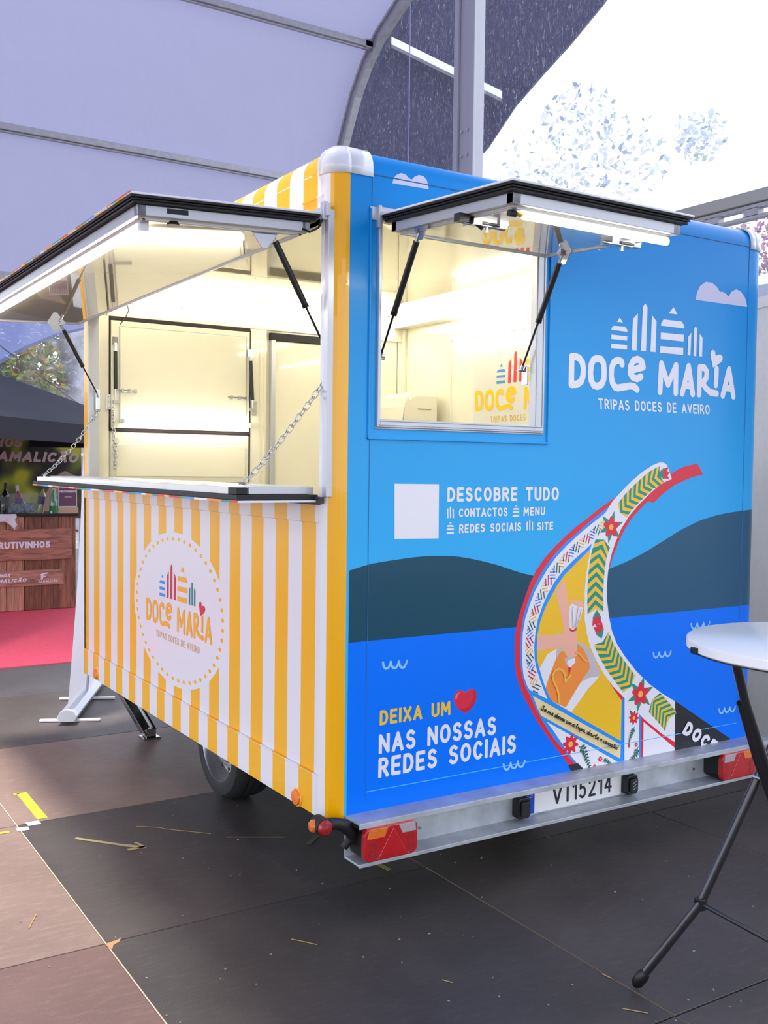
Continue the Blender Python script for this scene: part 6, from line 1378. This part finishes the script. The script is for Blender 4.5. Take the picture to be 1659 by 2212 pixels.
# things on the counter
zc = 1.03
def bottle(x, y, r, h, glass, label_m, lab, name, tilt=(0, 0), cap_m=None, liquid=None, z0=zc, lz0=.30, lz1=.55):
    e = empty('wine_bottle' if name != 'water' else 'water_bottle', (x, y, z0), lab, 'bottle', 'bottles on the wine counter')
    prof = [(0, .0), (r*.95, 0), (r, .01), (r, h*.56), (r*.85, h*.64), (r*.38, h*.74), (r*.36, h*.96), (0, h*.965)]
    if name == 'water': prof = [(0, 0), (r*.9, 0), (r, .01), (r, h*.35), (r*.82, h*.55), (r*.45, h*.78), (r*.33, h*.9), (r*.33, h*.96), (0, h*.965)]
    def place(o): o.rotation_euler = (tilt[0], tilt[1], 0)
    def b2(nm, mb, m_, **k): 
        mb.v = [tuple(v) for v in mb.v]; o = build(nm, mb, m_, e, **k); o.location = (0, 0, 0); return o
    b2('bottle_glass', MB().lathe(prof, n=20), glass, smooth=True)
    b2('cap', MB().lathe([(r*.42, h*.80 if name != 'water' else h*.93), (r*.43, h*.97), (r*.38, h), (0, h)], n=16), cap_m or M_black, smooth=True)
    b2('label', MB().lathe([(r*1.02, h*lz0), (r*1.02, h*lz1)], n=20), label_m, smooth=True)
    if name == 'rose': b2('label_band', MB().lathe([(r*1.03, h*.23), (r*1.03, h*.29)], n=20), M_white, smooth=True)
    e.rotation_euler = (tilt[0], tilt[1], 0)
    return e
gl_dark = mat('dark_bottle_glass', (18, 22, 20), .08, coat=1)
gl_rose = mat('rose_bottle', (210, 60, 80), .08, coat=1, trans=.25)
gl_wht = mat('pale_bottle_glass', (190, 195, 120), .05, coat=1, trans=.6)
gl_grn = mat('green_water_glass', (120, 190, 150), .04, coat=1, trans=.6)
bottle(.60, 8.22, .040, .33, gl_dark, mat('label_grey', (60, 66, 70), .5), 'dark red wine bottle leftmost on the wooden counter', 'dark', (0, .04))
bottle(.79, 8.34, .038, .30, gl_rose, mat('label_purple', (110, 50, 150), .5), 'rose wine bottle with purple label standing in the ice', 'rose', (.0, -.12), mat('cap_lilac', (200, 190, 225), .4))
bottle(.975, 8.28, .038, .33, gl_wht, mat('label_navy', (56, 56, 110), .5), 'white wine bottle with navy label leaning right in the bucket', 'white', (.0, .14), mat('cap_navy', (24, 26, 90), .4))
bottle(1.105, 8.2, .045, .29, gl_grn, mat('label_green', (40, 120, 60), .4), 'clear green glass water bottle right of the ice bucket', 'water', (0, 0), mat('cap_green', (20, 110, 50), .4), lz0=.1, lz1=.28)
ib = empty('ice_bucket', (.80, 8.35, zc), 'clear ice bucket full of ice on the wooden counter', 'bucket')
V = []; 
for (w_, d_, z) in ((.16, .09, zc+.003), (.21, .12, zc+.21), (.205, .115, zc+.21), (.155, .085, zc+.01)):
    V += [(.80-w_, 8.35-d_, z), (.80+w_, 8.35-d_, z), (.80+w_, 8.35+d_, z), (.80-w_, 8.35+d_, z)]
F = [(0, 1, 2, 3), (12, 13, 14, 15)]
for r_ in range(3):
    for k_ in range(4): F.append((r_*4+k_, r_*4+(k_+1) % 4, (r_+1)*4+(k_+1) % 4, (r_+1)*4+k_))
mb = MB(); mb.add(V, F); build('bucket_shell', mb, mat('clear_acrylic', (235, 240, 245), .05, trans=.92), ib)
mb = MB()
for k_ in range(150):
    c = Vector((.80+random.uniform(-.13, .13), 8.35+random.uniform(-.075, .07), zc+.02+random.random()*.085)); s_ = .014
    ax = Vector((random.gauss(0, 1), random.gauss(0, 1), random.gauss(0, 1))).normalized(); ay = ax.orthogonal().normalized(); az = ax.cross(ay)
    mb.obox(c, ax*s_, ay*s_, az*s_)
o = build('ice', mb, mat('ice_cubes', (232, 236, 245), .15, coat=.5), ib); o['kind'] = 'stuff'
pf = empty('poster_frame', (1.255, 8.25, zc), 'purple poster card in a stand at the right end of the counter', 'poster')
mb = MB(); mb.box(1.158, 1.36, 8.22, 8.235, zc+.06, zc+.40); build('frame', mb, mat('frame_white', (225, 222, 232), .4), pf)
mb = MB(); mb.box(1.168, 1.352, 8.216, 8.22, zc+.075, zc+.39); build('card', mb, mat('card_purple', (112, 72, 96), .5), pf)
mb = MB(); mb.box(1.15, 1.37, 8.20, 8.27, zc, zc+.06); build('wooden_base', mb, mat('pale_wood_base', (214, 170, 140), .6), pf)
fnp = lambda u, v, d: (u, 8.216-d, v)
pr = Print(fnp, .0005); text(pr, 'FRUTIVINHOS', (1.172, zc+.222), (1.350, zc+.222), (1.172, zc+.248), M_sgn, .28, .08)
pr.stroke([(1.225, zc+.180), (1.300, zc+.180)], .004, M_sgn); pr.stroke([(1.228, zc+.168), (1.297, zc+.168)], .004, M_sgn)
for kx in range(7): pr.poly([(1.172+.025*kx, zc+.385), (1.172+.025*kx, zc+.345-.01*(kx % 2)), (1.187+.025*kx, zc+.338), (1.193+.025*kx, zc+.385)], mat('card_pattern', (170, 150, 170), .5))
build('lettering', pr.mb, None, pf)
mb = MB(); cl = []
for i in range(15):
    for j in range(7):
        u = .30+.38*i/14; v = 1.035-.19*j/6*(.7+.3*math.sin(i*.5)); cl.append((u+.012*math.sin(j*2), CY-.045-.012*math.sin(i*1.7)*(j/6), v))
for i in range(14):
    for j in range(6): mb.f.append((i*7+j, i*7+j+1, (i+1)*7+j+1, (i+1)*7+j)); mb.mi.append(0)
mb.v = cl; o = build('tea_towel', mb, mat('towel_white', (226, 226, 238), .9), None, smooth=True); md = o.modifiers.new('t', 'SOLIDIFY'); md.thickness = .004
tag(o, 'white cloth hanging over the left end of the wooden counter', 'cloth')

# backdrop banner of the stand
bd = empty('stand_backdrop', (.3, 9.62, 0), 'dark green blurred photo backdrop with pink letters behind the bottles', 'backdrop')
mb_ = bpy.data.materials.new('blurred_vineyard_print'); mb_.use_nodes = True; nt = mb_.node_tree; b_ = nt.nodes['Principled BSDF']; b_.inputs['Roughness'].default_value = .6
tc = nt.nodes.new('ShaderNodeTexCoord'); n = nt.nodes.new('ShaderNodeTexNoise'); n.inputs['Scale'].default_value = 3.2; n.inputs['Detail'].default_value = 1.0
nt.links.new(tc.outputs['Object'], n.inputs['Vector']); cr = nt.nodes.new('ShaderNodeValToRGB'); nt.links.new(n.outputs[0], cr.inputs[0]); nt.links.new(cr.outputs[0], b_.inputs['Base Color'])
cr.color_ramp.elements[0].position = .38; cr.color_ramp.elements[0].color = (*s2l((34, 34, 26)), 1); cr.color_ramp.elements[1].position = .70; cr.color_ramp.elements[1].color = (*s2l((190, 185, 40)), 1)
e_ = cr.color_ramp.elements.new(.50); e_.color = (*s2l((84, 80, 44)), 1); e_ = cr.color_ramp.elements.new(.58); e_.color = (*s2l((110, 125, 30)), 1)
mb = MB(); mb.box(-1.6, 1.80, 9.62, 9.64, .9, 2.0); build('printed_cloth', mb, mb_, bd)
mb = MB()
for xq in (-1.6, 1.78): mb.box(xq, xq+.03, 9.64, 9.67, .0085, 2.0)
build('leg', mb, M_alu, bd)
fnb = lambda u, v, d: (u, 9.62-d, v)
M_rose = mat('dusty_rose_letter', (206, 172, 172), .6)
def bdp(px, py):   # metric position on the backdrop plane
    return (px, py)
pr = Print(fnb, .002)
text(pr, 'FAMALICÃO', (.700, 1.588), (1.755, 1.580), (.700, 1.708), M_rose, .24, .09, slant=.16)
text(pr, 'VINHOS', (.52, 1.758), (1.09, 1.752), (.52, 1.878), M_rose, .24, .09, slant=.16)
build('lettering', pr.mb, None, bd)
pr = Print(fnb, .002); pr.poly([(1.28, .95), (1.36, 1.18), (1.50, 1.42), (1.60, 1.48), (1.76, 1.40), (1.62, 1.22), (1.48, .95)], mat('rolled_paper_print', (176, 148, 134), .6)); build('printed_arm', pr.mb, None, bd)

# black gazebo
gz = empty('gazebo', (-.085, 7.755, 0), 'black pop-up gazebo over the wine stand', 'gazebo')
gd = Vector((.62, .785, 0)).normalized(); gn = Vector((-gd.y, gd.x, 0)); ez = 1.93
P1g = Vector((2.48, 8.58, ez)); crn = [P1g-gd*4.5, P1g, P1g+gn*3.0, P1g-gd*4.5+gn*3.0]
pk = P1g-gd*2.25+gn*1.5; pk.z = 2.63
M_gz = mat('black_gazebo_fabric', (52, 54, 62), .75, noise=.1, nscale=4)
M_gz2 = mat('black_gazebo_valance', (20, 20, 36), .8)
for a, b in zip(crn, crn[1:]+crn[:1]):
    nU = 8; V = []; F = []
    for i in range(nU+1):
        for j in range(nU+1):
            u, t = i/nU, j/nU; r_ = a.lerp(b, u).lerp(pk, t); r_.z -= .03*math.sin(PI*t)*(1-abs(2*u-1)); V.append(r_)
    for i in range(nU):
        for j in range(nU): F.append((i*(nU+1)+j, i*(nU+1)+j+1, (i+1)*(nU+1)+j+1, (i+1)*(nU+1)+j))
    mb = MB(); mb.add(V, F); build('roof_cover', mb, M_gz, gz, smooth=True)
    V = []; F = []; nU = 20; ou = (b-a).normalized().cross(Vector((0, 0, 1)))
    for i in range(nU+1):
        c = a.lerp(b, i/nU)+ou*.012; w_ = ou*.006*math.sin(i*2.1)
        V += [c+w_+Vector((0, 0, .004)), c-w_-Vector((0, 0, .08)), c+w_-Vector((0, 0, .172))]
    for i in range(nU):
        for j in range(2): F.append((i*3+j, i*3+j+1, (i+1)*3+j+1, (i+1)*3+j))
    mb = MB(); mb.add(V, F); build('gazebo_valance', mb, M_gz2, gz, smooth=True)
for c in crn:
    k_ = c+(pk-c).normalized()*.05
    build('leg', MB().box(k_.x-.018, k_.x+.018, k_.y-.018, k_.y+.018, .0085, ez), M_blackpl, gz)
mb = MB(); mb.lathe([(.0, .06), (.05, .05), (.13, .0), (.15, -.04)], pk, 16); build('peak_cap', mb, M_black, gz, smooth=True)

# ================================================================== MARKS AND LITTER ON THE FLOOR
def ground_strip(name, a, b, w, m_, label, cat='tape', z=.0012):
    a, b = Vector((*a, 0)), Vector((*b, 0)); d = (b-a).normalized(); q = Vector((-d.y, d.x, 0))*w/2
    mb = MB(); mb.add([a-q+Vector((0, 0, z-.001)), b-q+Vector((0, 0, z-.001)), b+q+Vector((0, 0, z-.001)), a+q+Vector((0, 0, z-.001)), a-q+Vector((0, 0, z)), b-q+Vector((0, 0, z)), b+q*.9+Vector((0, 0, z)), a+q+Vector((0, 0, z))], [(0,3,2,1),(4,5,6,7),(0,1,5,4),(1,2,6,5),(2,3,7,6),(3,0,4,7)])
    o = build(name, mb, m_, None); return tag(o, label, cat)
M_ty = mat('yellow_floor_tape', (226, 222, 60), .6); M_tw = mat('white_floor_tape', (205, 220, 220), .6); M_tp = mat('worn_cream_tape', (196, 178, 128), .8)
ground_strip('yellow_tape', (-0.635, 1.969), (-0.636, 1.563), 0.045, M_ty, 'yellow tape strip on the brown panel at left')
ground_strip('yellow_tape', (-0.67, 1.965), (-0.646, 1.968), 0.02, M_ty, 'short yellow tape scrap at the top of the long strip')
ground_strip('white_tape', (-0.766, 1.473), (-0.717, 1.47), 0.045, M_tw, 'white tape piece touching the panel joint')
ground_strip('white_tape', (-0.713, 1.52), (-0.658, 1.521), 0.05, M_tw, 'white tape piece below the yellow strip')
ground_strip('yellow_tape', (-0.835, 1.468), (-0.798, 1.466), 0.02, M_ty, 'yellow tape scrap at the left picture edge')
ground_strip('worn_tape', (-0.578, 1.25), (-0.429, 1.071), 0.018, M_tp, 'worn cream tape line on the dark panel')
ground_strip('worn_tape', (-0.429, 1.071), (-0.361, 1.002), 0.022, M_tp, 'worn cream tape end with an arrow point')
ground_strip('worn_tape', (-0.432, 1.014), (-0.363, 1.014), 0.018, M_tp, 'worn cream tape scrap below the arrow point')
ground_strip('worn_tape', (-0.38, 1.078), (-0.361, 1.008), 0.012, M_tp, 'worn cream tape scrap above the arrow point')
ground_strip('yellow_tape', (0.368, 0.364), (0.375, 0.301), 0.022, mat("dull_yellow_tape",(150,150,90),.8), 'dull yellow tape under the left end of the bumper')
ground_strip('worn_tape', (0.234, 0.706), (0.312, 0.772), 0.022, mat("dull_grey_tape",(110,106,90),.8), 'grey tape scrap under the stalk lamp')
M_st = mat("straw", (190, 160, 100), .8)
ground_strip("straw_stalk", (-0.943, 0.492), (-0.893, 0.594), .004, M_st, 'straw stalk on the brown panel at lower left', "straw", z=.003)
ground_strip("straw_stalk", (0.051, -0.503), (0.068, -0.533), .004, M_st, 'short straw below the bumper at mid floor', "straw", z=.003)
ground_strip("straw_stalk", (-0.315, 1.255), (-0.226, 1.183), .004, M_st, 'thin straw stalk above the worn tape line', "straw", z=.003)
ground_strip("straw_stalk", (-0.23, 1.173), (-0.074, 1.011), .004, M_st, 'long straw stalk right of the worn tape line', "straw", z=.003)
ground_strip("straw_stalk", (-0.031, 0.941), (0.179, 0.818), .004, M_st, 'pale straw stalk left of the bumper corner', "straw", z=.003)
ground_strip("straw_stalk", (-0.221, -0.028), (-0.167, -0.106), .004, M_st, 'faint straw stalk on the charcoal panel below the wheel', "straw", z=.003)
ground_strip("straw_stalk", (0.499, -0.728), (0.505, -0.765), .004, M_st, 'straw bit on the joint by the table foot', "straw", z=.003)
ground_strip("straw_stalk", (0.405, -0.908), (0.45, -0.964), .004, M_st, 'straw bit in the joint at the bottom right', "straw", z=.003)
mb = MB()
for x, y, r in [(-0.464, 0.324, 0.0026), (0.289, -0.294, 0.0017), (-1.079, 0.138, 0.0023), (-0.719, -0.318, 0.0029), (1.02, -0.401, 0.0034), (-0.712, 0.284, 0.0041), (0.007, -0.346, 0.0035), (-0.95, 0.195, 0.0033), (0.215, 1.453, 0.0041), (-0.08, -0.253, 0.0041), (0.234, -0.78, 0.0027), (0.982, -0.302, 0.0043), (1.888, 0.222, 0.0019), (-0.738, -0.263, 0.0028), (0.755, 0.213, 0.003), (0.061, 0.482, 0.0033), (-0.003, -0.612, 0.0035), (0.722, -0.971, 0.0045), (1.116, 0.435, 0.0041), (0.739, -1.057, 0.0032), (1.148, 0.257, 0.004), (0.637, 0.329, 0.0017), (0.438, -1.005, 0.0018), (1.034, -0.248, 0.002), (-0.487, -0.1, 0.0041), (-0.934, 0.456, 0.0016), (0.951, 0.013, 0.0041), (1.321, -0.648, 0.0045), (0.177, 1.294, 0.0033), (-0.749, 1.412, 0.0027), (0.951, 0.556, 0.0016), (1.378, -0.19, 0.0044), (1.335, -0.341, 0.0029), (0.086, -0.21, 0.0033), (0.196, -0.227, 0.0043), (0.276, 0.148, 0.0037), (-0.274, 0.818, 0.0044), (0.182, -0.069, 0.0015), (-0.089, 0.025, 0.0016), (0.309, -0.319, 0.0017), (0.527, -0.085, 0.0035), (-0.325, -0.086, 0.0037), (-0.68, 1.855, 0.0035), (1.769, -0.234, 0.0029), (0.637, 0.229, 0.0026), (-0.144, 0.554, 0.0033), (-0.182, 0.556, 0.0038), (-0.954, 0.561, 0.0037), (-0.001, 0.893, 0.0039), (-0.162, 1.101, 0.0028), (1.32, 0.536, 0.0025), (-0.445, -0.234, 0.0028), (1.644, 0.106, 0.0025), (0.141, -0.668, 0.0029), (-0.13, 1.31, 0.0031), (-0.715, -0.028, 0.004), (-0.397, 0.955, 0.0039), (0.194, -0.571, 0.0025), (-0.55, 1.006, 0.0039), (-0.228, 0.665, 0.0028), (0.084, 0.316, 0.0043), (-0.211, 1.809, 0.0043), (0.49, -1.032, 0.0028), (0.685, -1.061, 0.0022), (0.375, -0.73, 0.0035), (0.485, 0.407, 0.0025), (-0.062, 1.467, 0.0033), (-0.525, -0.148, 0.0016), (0.867, -0.771, 0.0043), (0.61, -0.973, 0.0032)]:
    a = random.random()*3; mb.obox((x, y, .0015), (r*math.cos(a), r*math.sin(a), 0), (-r*.4*math.sin(a), r*.4*math.cos(a), 0), (0, 0, .001))
o = build("floor_crumbs", mb, mat("crumb", (170, 165, 150), .8)); tag(o, "pale crumbs and dust specks scattered over the floor panels", "litter", kind="stuff")
mb = MB(); P_ = [(-0.758, 0.254), (-0.711, 0.263), (-0.697, 0.274), (-0.711, 0.248), (-0.736, 0.233), (-0.749, 0.204)]; mb.prism(P_, lambda u, v, d: (u, v, d), .0002, .0014); o = build("wood_chip", mb, mat("raw_wood_chip", (196, 150, 100), .8)); tag(o, "raw wood chip where four floor panels meet", "splinter")
